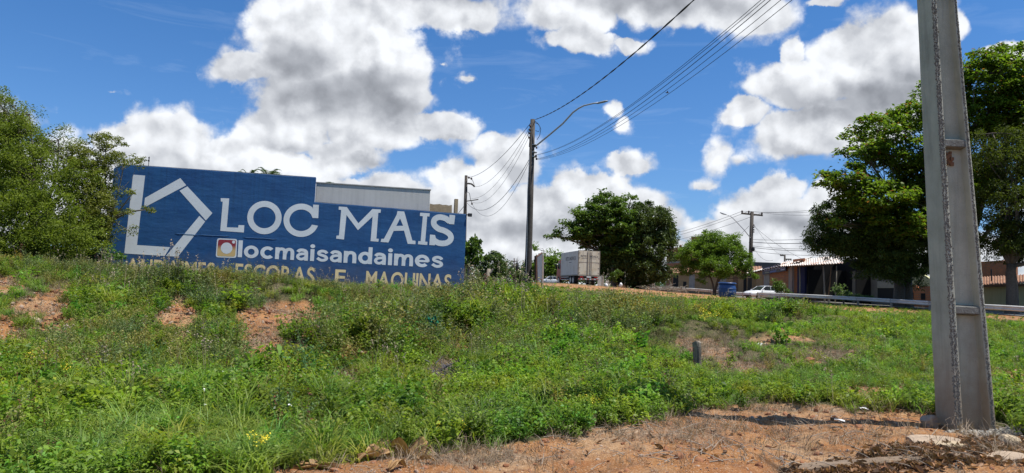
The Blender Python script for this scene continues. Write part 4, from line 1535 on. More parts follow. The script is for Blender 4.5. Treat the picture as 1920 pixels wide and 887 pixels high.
pr['litter'] = [mk('curled_leaf', curled(g), litter_m) for _ in range(7)]
pr['pebble'] = []
for k in range(4):
    mb = MB()
    rings = []
    for a, rr_ in ((-.5, .2), (-.3, .75), (.05, 1), (.35, .7), (.5, .15)):
        rings.append([(math.cos(t) * rr_ * rnd.uniform(.7, 1.1), math.sin(t) * rr_ * rnd.uniform(.7, 1.1), a) for t in [6.283 * i / 7 for i in range(7)]])
    mb.loft(rings)
    me_ = mb.mesh('pebble')
    me_.materials.append(mat('pebble_stone', (0.36, 0.27, 0.20), .9, .8, .6, (0.22, 0.15, 0.11)))
    pr['pebble'].append(bpy.data.objects.new('pebble', me_))
    md = None


def scatter(name, protos, X, Y, scale, tint, label, tilt=.12, sink=0.0, squash=None):
    n = len(X)
    Z = H(X, Y) - sink
    me_ = bpy.data.meshes.new(name)
    me_.vertices.add(n)
    me_.vertices.foreach_set('co', np.stack([X, Y, Z], -1).reshape(-1).astype(np.float32))
    for nm, ty, a in (('scl', 'FLOAT', scale), ('pick', 'INT', rng.integers(0, len(protos), n))):
        at_ = me_.attributes.new(nm, ty, 'POINT')
        at_.data.foreach_set('value', np.asarray(a))
    at_ = me_.attributes.new('rot', 'FLOAT_VECTOR', 'POINT')
    rt = np.stack([rng.normal(size=n) * tilt, rng.normal(size=n) * tilt, rng.random(n) * 6.283], -1)
    at_.data.foreach_set('vector', rt.reshape(-1).astype(np.float32))
    at_ = me_.attributes.new('tint', 'FLOAT_COLOR', 'POINT')
    at_.data.foreach_set('color', np.concatenate([tint, np.ones((n, 1))], 1).reshape(-1).astype(np.float32))
    o_ = link(name, me_, None)
    for p in {p.data.materials[0].name: p.data.materials[0] for p in protos}.values():
        me_.materials.append(p)
    ng = bpy.data.node_groups.new(name + '_nodes', 'GeometryNodeTree')
    ng.interface.new_socket('Geometry', in_out='INPUT', socket_type='NodeSocketGeometry')
    ng.interface.new_socket('Geometry', in_out='OUTPUT', socket_type='NodeSocketGeometry')
    gi_, go_ = ng.nodes.new('NodeGroupInput'), ng.nodes.new('NodeGroupOutput')
    jn = ng.nodes.new('GeometryNodeJoinGeometry')
    for p in reversed(protos):
        oi = ng.nodes.new('GeometryNodeObjectInfo')
        oi.inputs['Object'].default_value = p
        oi.inputs['As Instance'].default_value = False
        g2i = ng.nodes.new('GeometryNodeGeometryToInstance')
        ng.links.new(oi.outputs['Geometry'], g2i.inputs[0])
        ng.links.new(g2i.outputs[0], jn.inputs[0])
    mp = ng.nodes.new('GeometryNodeMeshToPoints')
    ng.links.new(gi_.outputs[0], mp.inputs[0])
    io = ng.nodes.new('GeometryNodeInstanceOnPoints')
    io.inputs['Pick Instance'].default_value = True
    ng.links.new(mp.outputs[0], io.inputs['Points'])
    ng.links.new(jn.outputs[0], io.inputs['Instance'])
    for nm, ty, so_ in (('pick', 'INT', 'Instance Index'), ('rot', 'FLOAT_VECTOR', 'Rotation'), ('scl', 'FLOAT', 'Scale')):
        na_ = ng.nodes.new('GeometryNodeInputNamedAttribute')
        na_.data_type = ty
        na_.inputs['Name'].default_value = nm
        if nm == 'rot':
            er = ng.nodes.new('FunctionNodeEulerToRotation')
            ng.links.new(na_.outputs[0], er.inputs[0])
            ng.links.new(er.outputs[0], io.inputs['Rotation'])
        else:
            ng.links.new(na_.outputs[0], io.inputs[so_])
    ng.links.new(io.outputs[0], go_.inputs[0])
    md_ = o_.modifiers.new('scatter', 'NODES')
    md_.node_group = ng
    tag(o_, label, kind='stuff')
    return o_


def candidates(n, rmin, rmax, power, amin=-.78, amax=.78):
    """points in the fan in front of the camera; density falls as r**-power"""
    u = rng.random(n)
    e = 2 - power
    r = (rmin ** e + u * (rmax ** e - rmin ** e)) ** (1 / e)
    a = rng.uniform(amin, amax, n)
    X, Y = np.sin(a) * r, np.cos(a) * r
    Z = H(X, Y)
    px, py = project(X, Y, Z)
    return X, Y, r, px, py


def blockers(X, Y):
    """keep plants out of the wall, the pole, the road and the yards behind"""
    s = (X - PA.x) * WU.x + (Y - PA.y) * WU.y
    dd = (X - PA.x) * WN.x + (Y - PA.y) * WN.y
    bad = (s > -0.5) & (s < tr[0] + .3) & (dd > -0.12)
    bad |= np.hypot(X - B0.x - .2, Y - YB - .15) < .38
    bad |= X > railX(Y) - .25
    return bad


def bump(px, py, cx, cy, rx, ry):
    return np.clip(1 - ((px - cx) / rx) ** 2 - ((py - cy) / ry) ** 2, 0, 1)


def zone(px, py, blobs):
    z_ = np.zeros_like(px)
    for b_ in blobs:
        z_ = np.maximum(z_, np.clip(1.6 * bump(px, py, *b_[:4]), 0, 1) * (b_[4] if len(b_) > 4 else 1))
    return z_


def tinted(X, Y, base, amp=.35, yell=.16, seed=50):
    n = len(X)
    a = (fbm(X * .6, Y * .6, seed) - .5) * 2 * amp
    b_ = rng.normal(size=n) * .20
    hue = rng.normal(size=n) * .12 + (fbm(X * 1.7, Y * 1.7, seed + 31) - .5) * .7
    yv = np.clip((fbm(X * .9, Y * .9, seed + 7) - .45) * 3, 0, 1) * yell
    k = np.clip(1 + a + b_, .35, 1.8)
    return np.stack([k * base[0] * (1 + yv * 1.2) * (1 + hue), k * base[1] * (1 + yv * .35), k * base[2] * (1 - yv * .3) * (1 - hue * .6)], -1)


OLIVE = [(100, 510, 380, 60), (450, 540, 330, 60), (700, 560, 240, 60), (330, 640, 260, 70, .7), (560, 660, 210, 60, .9), (850, 640, 180, 50, .6), (1200, 620, 150, 60, .8), (60, 680, 240, 40, .5), (900, 830, 200, 30, .5)]
GREY = [(1560, 720, 260, 40), (1650, 740, 160, 30), (450, 690, 200, 40, .6), (1060, 850, 160, 20, .5)]
HIGH = [(960, 570, 110, 60, 1.2), (900, 600, 120, 40, 1), (560, 655, 180, 26, .7), (740, 640, 130, 40, .9), (1150, 610, 120, 40, .8), (1470, 590, 200, 18, 1), (1240, 590, 60, 20, .6), (560, 710, 130, 26, .7), (300, 560, 160, 40, .5),
        (1080, 640, 90, 30, .6), (1330, 575, 200, 16, .5)]
LOW = [(1350, 650, 260, 70, 1), (1500, 720, 400, 60, .8), (1000, 800, 300, 60, .3), (200, 830, 400, 60, .2), (1700, 690, 300, 80, .8)]


def cover(n, rmin, rmax, power, weight, jitter=22):
    X, Y, r, px, py = candidates(n, rmin, rmax, power)
    jx, jy = rng.normal(size=n) * jitter * .5, rng.normal(size=n) * jitter * .2
    br_ = np.maximum(bareness(px + jx, py + jy), np.where(py < 760, .9 * bareness(px + jx, py + jy - 13), 0))
    w = weight(X, Y, r, px, py) * np.clip(1 - br_ * 1.25, 0, 1)
    k = (rng.random(n) < w) & ~blockers(X, Y)
    return X[k], Y[k], r[k], px[k], py[k]


def size(r, px, py, far=.16, r0=9.0):
    far = min(far, .16)
    s = np.where(r > r0, (r / r0) ** far, 1.0)
    h = 1 + .75 * zone(px, py, HIGH) * np.clip((34 - r) / 12, 0, 1) - .4 * zone(px, py, LOW)
    s = s * np.where((r > 24) & (px > 230) & (px < 880) & (py < 560), .68, 1)
    s = s * np.where(r > 34, np.clip(1 - (r - 34) / 16, .5, 1), 1)
    return s * h * rng.uniform(.55, 1.45, len(r))


def clumpy(X, Y, f, seed, lo=.42, hi=.58):
    return np.clip((fbm(X * f, Y * f, seed) - lo) / (hi - lo), 0, 1)


# spreading weeds
X, Y, r, px, py = cover(60000, 4.2, 60, 1.0, lambda X, Y, r, px, py: (.12 + .88 * clumpy(X, Y, .7, 61)) * (.35 + .65 * clumpy(X, Y, 2.2, 62, .36, .5)) * (1 - .55 * zone(px, py, OLIVE)))
scatter('weeds', pr['weed'], X, Y, size(r, px, py), tinted(X, Y, (1, 1, 1)), 'bright green low weeds covering the slope')
X, Y, r, px, py = cover(15000, 4.2, 50, 1.25, lambda X, Y, r, px, py: clumpy(X, Y, .55, 67, .5, .62) * (1 - .8 * zone(px, py, OLIVE)) * (1 - .7 * zone(px, py, GREY)))
scatter('broadleaf_weeds', pr['broad'], X, Y, size(r, px, py), tinted(X, Y, (.95, 1.0, 1), .3), 'leafy broad-leaved weeds in clumps on the slope')
X, Y, r, px, py = cover(52000, 4.2, 60, 1.1, lambda X, Y, r, px, py: .22 + .78 * clumpy(X, Y, .8, 71, .5, .6) * (1 - .6 * zone(px, py, OLIVE)))
scatter('grass', pr['grass'], X, Y, size(r, px, py), tinted(X, Y, (1, 1, .9)), 'green grass tufts on the slope')
X, Y, r, px, py = cover(5200, 5.5, 60, 1.1, lambda X, Y, r, px, py: .10 + .8 * clumpy(X, Y, .35, 73, .52, .64) + .4 * zone(px, py, [(1000, 590, 200, 60), (250, 560, 60, 60)]))
scatter('tall_grass', pr['tall'], X, Y, size(r, px, py, .3) * .75, tinted(X, Y, (1, 1, .9)), 'taller arching grass standing out of the weeds')
# fine dull shrubs of the bank and below the wall
X, Y, r, px, py = cover(34000, 6, 60, .95, lambda X, Y, r, px, py: np.maximum(.05, .9 * zone(px, py, OLIVE)) * (.35 + .65 * clumpy(X, Y, .6, 77)))
tn = tinted(X, Y, (.95, 1.0, .95), .4, .4, 80)
scatter('low_shrubs', pr['shrub'], X, Y, size(r, px, py) * .95, tn, 'dull olive small-leaved shrubs along the bank')
X, Y, r, px, py = cover(24000, 4.6, 50, 1.2, lambda X, Y, r, px, py: np.maximum(.14, zone(px, py, GREY)) * (.3 + .7 * clumpy(X, Y, .9, 83)))
scatter('fine_weeds', pr['fine'], X, Y, size(r, px, py) * .8, tinted(X, Y, (.85, .92, 1.35), .3, .1, 85), 'grey-green fine-leaved weeds bordering the bare earth')
# bushy clumps standing above the rest
X, Y, r, px, py = cover(2600, 7, 32, .9, lambda X, Y, r, px, py: zone(px, py, HIGH) * clumpy(X, Y, .8, 95, .46, .54) * .8)
scatter('bushes', pr['shrub'] + pr['fine'], X, Y, rng.uniform(1.3, 2.3, len(X)), tinted(X, Y, (.72, .92, .8), .35, .3, 96), 'rounded leafy bushes standing above the weeds on the bank')
X, Y, r, px, py = cover(1500, 7, 32, .9, lambda X, Y, r, px, py: np.maximum(zone(px, py, HIGH), .15) * clumpy(X, Y, .7, 97, .5, .58) * .8)
scatter('leafy_bushes', pr['weed'] + pr['broad'], X, Y, rng.uniform(1.6, 2.6, len(X)), tinted(X, Y, (.9, 1.05, .9), .3, .3, 98), 'bright leafy bushes standing above the weeds on the bank')
# dry stalks, mostly where the ground is thin
X, Y, r, px, py = candidates(60000, 4.2, 45, 1.4)
br_ = bareness(px, py)
sz_ = zone(px, py, [(1330, 655, 120, 44), (1420, 690, 100, 34), (1545, 668, 130, 34, .8), (640, 712, 60, 20), (1200, 806, 240, 22, .35), (900, 862, 200, 18, .4), (1560, 768, 320, 9, .6), (1450, 820, 260, 30, .12), (830, 700, 50, 26),
                    (1780, 850, 200, 40, .12), (60, 560, 90, 50, .4), (500, 610, 90, 50, .3)])
k = (rng.random(len(X)) < np.clip(.04 + sz_ * .9, 0, 1) * np.where(br_ > .2, 1, .5)) & ~blockers(X, Y)
X, Y, r = X[k], Y[k], r[k]
tn = np.repeat(rng.uniform(.5, 1.15, (len(X), 1)), 3, 1) * np.array([1, .97, .95])
scatter('dry_grass', pr['straw'], X, Y, np.where(r > 9, (r / 9) ** .4, 1) * rng.uniform(.35, .9, len(X)), tn, 'dead straw and dry stalks on the thin ground', tilt=.5)
# seed heads, panicles, flowers
X, Y, r, px, py = cover(900, 5, 55, 1.1, lambda X, Y, r, px, py: .15 + .8 * clumpy(X, Y, .5, 91, .5, .6))
scatter('seed_heads', pr['seed'], X, Y, size(r, px, py, .3) * .85, np.repeat(rng.uniform(.6, 1.6, (len(X), 1)), 3, 1), 'dark red seed heads above the weeds')
X, Y, r, px, py = cover(1700, 8, 44, .9, lambda X, Y, r, px, py: .2 + .8 * (py < 580))
scatter('grass_plumes', pr['panicle'], X, Y, size(r, px, py, .3) * .95, np.repeat(rng.uniform(.7, 1.2, (len(X), 1)), 3, 1), 'pale grass plumes along the crest')
fx, fy = [], []
for (cx, cy, n, s) in ((482, 805, 8, 11), (836, 775, 5, 18), (1335, 570, 12, 18), (1320, 590, 8, 10), (1110, 735, 5, 14), (120, 680, 7, 12), (60, 665, 5, 9)):
    for k in range(n):
        v = ray(cx + rnd.gauss(0, s), cy + rnd.gauss(0, s * .6))
        tt = np.linspace(4, 45, 900)
        gz_ = H(v[0] / v[1] * tt, tt) + .25
        hit = np.argmax(EYE + v[2] / v[1] * tt < gz_)
        fx.append(v[0] / v[1] * tt[hit])
        fy.append(tt[hit])
fx, fy = np.array(fx), np.array(fy)
scatter('yellow_flowers', pr['flower'], fx, fy, np.clip(np.hypot(fx, fy) / 14, .7, 1.6), np.ones((len(fx), 3)), 'small yellow flowers scattered among the weeds')
X, Y, r, px, py = cover(170, 5, 40, 1.1, lambda X, Y, r, px, py: .6 + 0 * X)
scatter('white_flowers', pr['bloom'], X, Y, size(r, px, py, .3), np.ones((len(X), 3)), 'tiny white blooms among the weeds')
# clods of earth on the bare banks
X, Y, r, px, py = candidates(26000, 4.2, 24, 1.0)
k = (bareness(px, py) > .3) & (rng.random(len(X)) < .35) & ~blockers(X, Y)
X, Y, r = X[k], Y[k], r[k]
pr['clod'] = []
for q in pr['pebble']:
    me_ = q.data.copy()
    me_.materials.clear()
    me_.materials.append(mat('earth_clod', (0.32, 0.14, 0.065), .95, .9, 1.2, (0.17, 0.08, 0.045)))
    pr['clod'].append(bpy.data.objects.new('clod', me_))
scatter('clods', pr['clod'], X, Y, rng.gamma(2.0, .0085, len(X)) * np.clip(r / 8, .8, 2.0), np.ones((len(X), 3)), 'crumbly clods of red earth on the bare banks', tilt=.6)
# stones and crumbs on the bare earth
X, Y, r, px, py = candidates(60000, 4.2, 22, 1.3)
k = (bareness(px, py) > .55) & (rng.random(len(X)) < .5 * clumpy(X, Y, 1.1, 120, .4, .6) + .12) & ~blockers(X, Y)
X, Y, r = X[k], Y[k], r[k]
scatter('pebbles', pr['pebble'], X, Y, rng.uniform(.003, .011, len(X)) * np.where(rng.random(len(X)) < .06, 2.4, 1) * np.clip(r / 7, 1, 2.5), np.ones((len(X), 3)), 'small stones and crumbs on the red earth', tilt=.6)
# fallen leaves by the kerb
X, Y, r, px, py = candidates(60000, 4.2, 9, 1.5, .1, .78)
w = zone(px, py, [(1720, 858, 130, 26), (1850, 850, 160, 28), (1640, 878, 150, 16, .9), (1560, 885, 110, 12, .7)])
w = w * .95 + .006 * (bareness(px, py) > .4)
k = (rng.random(len(X)) < w * .6) & ~blockers(X, Y)
X, Y = X[k], Y[k]
tn = np.repeat(rng.uniform(.35, 1.7, (len(X), 1)), 3, 1) * np.array([1, .95, .9])
lo_ = scatter('fallen_leaves', pr['litter'], X, Y, rng.uniform(.3, .75, len(X)), tn, 'brown curled dead leaves heaped at the kerb by the concrete pole', tilt=.32, sink=-.012)


# ------------------------------------------------------------------ street poles and wires
pole_dark = mat('weathered_pole', (0.095, 0.082, 0.07), 0.95, 0.8, 5.0, (0.04, 0.034, 0.03), 0.5, 40, streak=.5)
steel = mat('galvanised_steel', (0.42, 0.43, 0.44), 0.5, 0.4, 8.0, (0.28, 0.28, 0.28), 0.1, 40, metal=.4)
wire_m = mat('wire_black', (0.018, 0.018, 0.02), 0.6)
ceram = mat('insulator', (0.06, 0.035, 0.03), 0.35)
lamp_m = mat('lamp_grey', (0.30, 0.31, 0.32), 0.5)


def mpole(name, label, pb, pt, r0, r1, square=False):
    """pole from a ground point to its top point, with a lean"""
    t = thing(name, label, 'utility pole', pb)
    e = Vector(pt) - Vector(pb)
    MB().tube([Vector((0, 0, -1)), Vector((0, 0, 0)), e * .5, e], [r0, r0, (r0 + r1) / 2, r1], 4 if square else 12).build('pole_shaft', pole_dark, t, smooth=not square)
    return t, e


G1 = on_ground(989, 38)
T1 = P(999, 224, 38)
p1, e1 = mpole('street_pole', 'dark tapering pole with a long lamp arm, standing right of the blue wall', G1, T1, .20, .125)


def loc(px, py, d, g_):
    return P(px, py, d) - Vector(g_)


# lamp arm
a0 = [loc(x, y, 38 - (x - 1003) * .012, G1) for x, y in ((1001, 276), (1008, 271), (1030, 253), (1055, 232), (1074, 211), (1085, 203), (1095, 198), (1112, 194), (1126, 192))]
MB().tube(a0, [.045] * 5 + [.042, .04, .038, .035], 8).build('lamp_arm', steel, p1, smooth=True)
l0, l1 = loc(1118, 194, 36.6, G1), loc(1140, 189, 36.3, G1)
ln_ = (l1 - l0)
mb = MB().loft([[l0 + ln_ * t + Vector((0, math.cos(a) * w, math.sin(a) * h)) for a in [6.283 * i / 10 for i in range(10)]] for t, w, h in ((0, .03, .03), (.2, .09, .05), (.7, .11, .055), (1, .04, .03))])
mb.build('lamp_head', lamp_m, p1, smooth=True)
for z in (272, 286, 294):
    c0 = loc(1001, z, 38, G1)
    MB().tube([c0 - Vector((0, 0, .02)), c0 + Vector((0, 0, .02))], .175, 12).build('clamp_band', steel, p1)
for k, (x, y) in enumerate(((994, 236), (993, 243), (993, 250), (992, 258), (1006, 277), (1005, 292), (1006, 298))):
    c0 = loc(x, y, 37.85, G1)
    MB().tube([c0 - Vector((0, 0, .05)), c0, c0 + Vector((0, 0, .05))], [.04, .055, .04], 8).build('insulator', ceram, p1, smooth=True)
for pts in (((1003, 230), (1010, 233), (1014, 242), (1012, 254), (1007, 262)), ((1003, 227), (1008, 231), (1013, 239), (1010, 247), (1004, 245)), ((996, 240), (991, 247), (990, 255), (993, 262), (998, 262)), ((993, 262), (992, 275), (997, 280), (1000, 277))):
    MB().tube([loc(x, y, 37.8, G1) for x, y in pts], .016, 5).build('cable_loop', wire_m, p1, smooth=True)
MB().tube([loc(x, y, 37.75, G1) for x, y in ((993, 292), (989, 360), (988, 450), (986, 535))], .015, 5).build('ground_cable', steel, p1)

G2 = on_ground(868, 60)
T2 = P(874, 329, 60)
p2, e2 = mpole('street_pole', 'thin dark pole with a short bent arm, rising behind the blue wall end', G2, T2, .19, .12)
MB().tube([loc(x, y, 60, G2) for x, y in ((873, 345), (878, 344), (884, 345), (888, 348), (890, 350))], .075, 8).build('bent_arm', pole_dark, p2, smooth=True)
MB().tube([loc(x, y, 60, G2) for x, y in ((870, 384), (876, 377), (884, 376), (897, 374))], .04, 6).build('cable_arm', pole_dark, p2)
for pts in (((876, 347), (876, 360), (880, 362), (882, 372), (884, 380)), ((874, 331), (880, 333), (886, 338), (889, 346)), ((875, 361), (873, 380), (872, 396))):
    MB().tube([loc(x, y, 59.8, G2) for x, y in pts], .022, 5).build('cable_loop', wire_m, p2, smooth=True)
for x, y in ((879, 333), (884, 335), (885, 382)):
    c0 = loc(x, y, 59.8, G2)
    MB().tube([c0 - Vector((0, 0, .08)), c0 + Vector((0, 0, .08))], .07, 8).build('insulator', ceram, p2, smooth=True)

G3 = on_ground(1405, 98)
T3 = P(1410, 397, 98)
p3, e3 = mpole('street_pole', 'dark pole with a wide crossarm and upswept lamp arm behind the neem tree', G3, T3, .30, .24)
ca = [loc(1390, 400, 98, G3), loc(1430, 404, 98, G3)]
MB().tube([ca[0], ca[1]], .13, 4).build('crossarm', pole_dark, p3)
for x, y in ((1391.5, 396.5), (1404, 397), (1428.5, 400)):
    c0 = loc(x, y, 98, G3)
    MB().tube([c0 - Vector((0, 0, .24)), c0 - Vector((0, 0, .1)), c0 + Vector((0, 0, .06)), c0 + Vector((0, 0, .14))], [.04, .12, .13, .05], 8).build('insulator', ceram, p3, smooth=True)
for y in (422, 426, 431, 435):
    c0 = loc(1413.5, y, 97.8, G3)
    MB().tube([c0 - Vector((0, 0, .09)), c0, c0 + Vector((0, 0, .09))], [.06, .1, .06], 8).build('insulator', ceram, p3, smooth=True)
MB().tube([loc(x, y, 97.5, G3) for x, y in ((1407, 446), (1396, 432), (1383, 418), (1372, 407), (1366, 404), (1358, 401))], [.06, .06, .06, .055, .05, .05], 7).build('lamp_arm', steel, p3, smooth=True)
MB().tube([loc(x, y, 97.5, G3) for x, y in ((1361, 402.5), (1355, 400.5), (1350, 398.5))], [.07, .12, .06], 8).build('lamp_head', lamp_m, p3, smooth=True)
c0 = loc(1412.5, 467, 97.6, G3)
MB().tube([c0 - Vector((0, 0, .3)), c0 - Vector((0, 0, .2)), c0 + Vector((0, 0, .2)), c0 + Vector((0, 0, .3))], [.12, .2, .2, .1], 10).build('cable_box', mat('black_box', (.02, .02, .022), .6), p3, smooth=True)
for y in (455, 461, 470):
    c0 = loc(1406, y, 97.6, G3)
    MB().box(c0.x - .1, c0.x + .1, c0.y - .1, c0.y + .1, c0.z - .06, c0.z + .06).build('bracket', pole_dark, p3)

G4 = on_ground(1471, 165)
T4 = P(1471.5, 478, 165)
p4, e4 = mpole('street_pole', 'far small pole with two short crossarms showing above the shed roofs', G4, T4, .24, .2)
for (x0, y0, x1, y1) in ((1463, 479, 1472, 479), (1472, 486, 1484, 486)):
    MB().tube([loc(x0, y0, 165, G4), loc(x1, y1, 165, G4)], .15, 4).build('crossarm', pole_dark, p4)
for x, y in ((1463, 477.5), (1466.5, 478), (1475, 488), (1479, 488), (1483, 488)):
    c0 = loc(x, y, 164.8, G4)
    MB().tube([c0 - Vector((0, 0, .14)), c0 + Vector((0, 0, .14))], .1, 6).build('insulator', ceram, p4)


def wire(label, a, b_, sag, r=.014, n=24, m=None, twist=False):
    r = r * .75
    a, b_ = Vector(a), Vector(b_)
    pts = [a.lerp(b_, i / n) - Vector((0, 0, sag * 4 * (i / n) * (1 - i / n))) for i in range(n + 1)]
    mb_ = MB()
    if twist:
        d = (b_ - a).normalized()
        s1_ = d.cross(Vector((0, 0, 1))).normalized()
        s2_ = d.cross(s1_)
        nn = n * 8
        for ph in (0, 3.14):
            q = []
            for i in range(nn + 1):
                p = a.lerp(b_, i / nn) - Vector((0, 0, sag * 4 * (i / nn) * (1 - i / nn)))
                th = i * .55 + ph
                q.append(p + (s1_ * math.cos(th) + s2_ * math.sin(th)) * r * .9)
            mb_.tube(q, r, 5)
    else:
        mb_.tube(pts, r, 5)
    o_ = mb_.build('wire', m or wire_m, None, smooth=True)
    return tag(o_, label, 'wire', 'wires along the street poles')


# from the lamp pole up over the photographer to the next pole near the concrete one
NEXT = Vector((7.2, 4.0, 10.9))


def over(px0, py0, pxe, d0, dY):
    """anchor at the pole, leaving the photograph's top edge at column pxe at distance dY"""
    a = P(px0, py0, d0)
    q = P(pxe, 0, dY)
    return a, q + (q - a).normalized() * 14


a, b_ = over(1004, 224, 1236, 38, 17.5)
wire('thick twisted cable sweeping up from the very top of the lamp pole', a, b_, .85, .016, twist=True)
for k, (pxe, y0, sg, lb) in enumerate(((1322, 290, 1.15, 'topmost of the five thin wires rising from the middle of the lamp pole'), (1328, 291, 1.15, 'second of the five thin wires rising from the lamp pole, just under the topmost'),
                                       (1334, 298, 1.2, 'middle one of the five thin wires rising from the lamp pole'), (1345, 299, 1.25, 'fourth thin wire down of the five rising from the lamp pole'), (1357, 300, 1.3, 'lowest of the five thin wires rising from the lamp pole'))):
    a, b_ = over(1005, y0, pxe, 38, 15.5)
    wire(lb, a, b_, sg, .0085 if k != 2 else .011)
# between the lamp pole and the pole behind the wall
for k, (y0, x1, y1, sg, lb, r_) in enumerate(((232, 878, 333, .6, 'uppermost wire hanging from the lamp pole to the top of the pole behind the wall', .02), (238, 887, 350, .9, 'second wire from the lamp pole, ending at the bent arm behind the wall', .014),
                                              (244, 884, 372, 1.0, 'third wire slung between the lamp pole and the pole behind the wall', .012), (252, 884, 378, 1.3, 'fourth wire slung between the lamp pole and the pole behind the wall', .012),
                                              (296, 876, 381, 1.5, 'deep sagging wire from the lamp pole clamps to the pole behind the wall', .02), (300, 885, 382, 1.9, 'lowest sagging wire from the lamp pole to the wall-end pole', .014))):
    wire(lb, P(994, y0, 38), P(x1, y1, 60), sg, r_)
# beyond the far left pole: wires run on behind the wall
wire('faint wire running on from the pole behind the wall towards the houses', P(872, 384, 60), P(820, 430, 110), .5, .03)
# far right pole: lines to both sides
for k, (x0, y0, xe, ye, lb) in enumerate(((1391.5, 396, 1760, 345, 'power line from the left insulator of the far crossarm into the almond tree'), (1404, 396, 1770, 352, 'power line from the middle insulator of the far crossarm into the almond tree'), (1428.5, 399, 1780, 362, 'power line from the right insulator of the far crossarm into the almond tree'))):
    wire(lb, P(x0, y0, 98), P(xe, ye, 64), 1.0, .022)
for k, (x0, y0, xe, ye, lb) in enumerate(((1391.5, 396, 1150, 455, 'power line from the left end of the far crossarm to behind the mango tree'), (1404, 396, 1150, 462, 'power line from the middle of the far crossarm to behind the mango tree'), (1428.5, 399, 1150, 470, 'power line from the right end of the far crossarm to behind the mango tree'))):
    wire(lb, P(x0, y0, 98), P(xe, ye, 150), 1.0, .03)
for k, (y0, ye, r_, lb) in enumerate(((449, 436, .03, 'thin cable from the far pole to the dark neem tree, topmost of its bundle'), (454, 447, .05, 'thick cable from the far pole to the dark neem tree, below the topmost'), (461, 462, .03, 'third cable down from the far pole to the dark neem tree'),
                                      (464, 466, .04, 'fourth cable down from the far pole to the dark neem tree'), (471, 476, .03, 'lowest cable from the far pole to the dark neem tree'))):
    wire(lb, P(1411, y0, 97), P(1620, ye, 74), .35, r_)
for k, (y0, xe, ye, lb) in enumerate(((422, 1463, 477, 'slanting service wire from the far pole to the left arm of the smaller pole'), (424, 1540, 500, 'slanting service wire from the far pole down to the shed roof'), (466, 1449, 488, 'short low wire from the far pole towards the shop sign'))):
    wire(lb, P(1414, y0, 97.8), P(xe, ye, 165 if k == 0 else 84), .6, .022)
wire('long slanting stay from the neem tree up to the far pole', P(1404, 424, 97.8), P(1360, 455, 120), .4, .03)

# ------------------------------------------------------------------ rusty board, posts, round things on posts
rust = mat('rusty_steel', (0.12, 0.055, 0.035), 0.85, 0.8, 9.0, (0.045, 0.022, 0.018), 0.4, 40)
g = on_ground(1006, 37)
bd = thing('roadside_board', 'rusty framed sign board seen nearly edge-on, just right of the lamp pole', 'sign board', g)
MB().tube([(0, 0, -.4), loc(1004.5, 480, 37, g)], .075, 8).build('post', rust, bd)
MB().tube([loc(1016.5, 548, 41.5, g), loc(1017, 478, 41.5, g)], .09, 6).build('post', mat('pink_concrete', (.42, .33, .29), .9, .5, 8), bd)
q = [loc(1007, 527, 37.1, g), loc(1015, 523, 41.2, g), loc(1016, 474, 41.2, g), loc(1006, 481, 37.1, g)]
nrm = Vector((0.97, -.22, 0)) * .03
mb = MB().add([v - nrm for v in q] + [v + nrm for v in q], [(0, 1, 2, 3), (7, 6, 5, 4), (0, 4, 5, 1), (1, 5, 6, 2), (2, 6, 7, 3), (3, 7, 4, 0)])
mb.build('panel', mat('board_back', (.13, .15, .19), .6, .6, 5, (.07, .06, .06)), bd)
for i in range(4):
    MB().tube([q[i], q[(i + 1) % 4]], .05, 4).build('frame_bar', rust, bd)

tyre = mat('black_rubber', (0.018, 0.018, 0.022), 0.7, .4, 10, (.04, .04, .045))
redc = mat('red_brown_base', (0.20, 0.085, 0.055), 0.9, 0.7, 7.0)
for (px, py, lb) in ((961, 503, 'left of the two black upright drums with twigs on top, left of the lamp pole'), (969.5, 500, 'right of the two black upright drums with twigs on top, next to the lamp pole')):
    d = 62
    g = on_ground(px, d)
    t = thing('drum_planter', lb, 'drum planter', g, 0, 'black drums on brown stands')
    c0, c1 = loc(px, py + 8, d, g), loc(px, py - 8, d, g)
    MB().tube([c0, c0.lerp(c1, .12), c0.lerp(c1, .5), c0.lerp(c1, .88), c1], [.10, .14, .155, .14, .09], 12).build('drum', tyre, t, smooth=True)
    MB().tube([(0, 0, -.3), (c0.x, 0, c0.z)], [.13, .10], 8).build('stand', redc, t)
    mb = MB()
    for k in range(9):
        mb.tube([c1, c1 + Vector((rnd.uniform(-.22, .22), rnd.uniform(-.1, .1), rnd.uniform(.2, .55)))], [.014, .004], 4)
    mb.build('twigs', bark_pale, t)
g = on_ground(965, 62.4)
t = thing('cross_bar_post', 'thin dark post with a short crossbar behind the black drums', 'post', g)
MB().tube([(0, 0, -.3), loc(964, 484, 62.4, g)], .04, 5).build('post', rust, t)
MB().tube([loc(957, 490, 62.4, g), loc(970, 490, 62.4, g)], .04, 5).build('crossbar', rust, t)
g = on_ground(980, 70)
t = thing('blue_cart', 'small blue object with a dark frame half hidden by weeds left of the lamp pole', 'cart', g)
bl = mat('blue_paint', (0.02, 0.06, 0.17), .5, .4, 6)
c0 = loc(979, 527, 70, g)
MB().box(c0.x - .45, c0.x + .35, -.3, .3, c0.z - .5, c0.z + .45).build('body', bl, t, bevel=.05)
MB().box(c0.x - .40, c0.x + .30, -.25, .25, c0.z + .45, c0.z + .75).build('hood', steel, t, bevel=.05)
for s in (-.3, .25):
    MB().tube([(c0.x + s, -.36, c0.z - .55), (c0.x + s, -.24, c0.z - .55)], .28, 12).build('wheel', tyre, t)
g = on_ground(912, 42)
t = thing('tree_stump', 'pale broken stump of a trunk standing before the flowering shrub', 'stump', g)
MB().tube([(0, 0, -.3), (.02, 0, .35), loc(917, 504, 42, g)], [.16, .14, .10], 9).build('trunk', bark_pale, t, smooth=True)
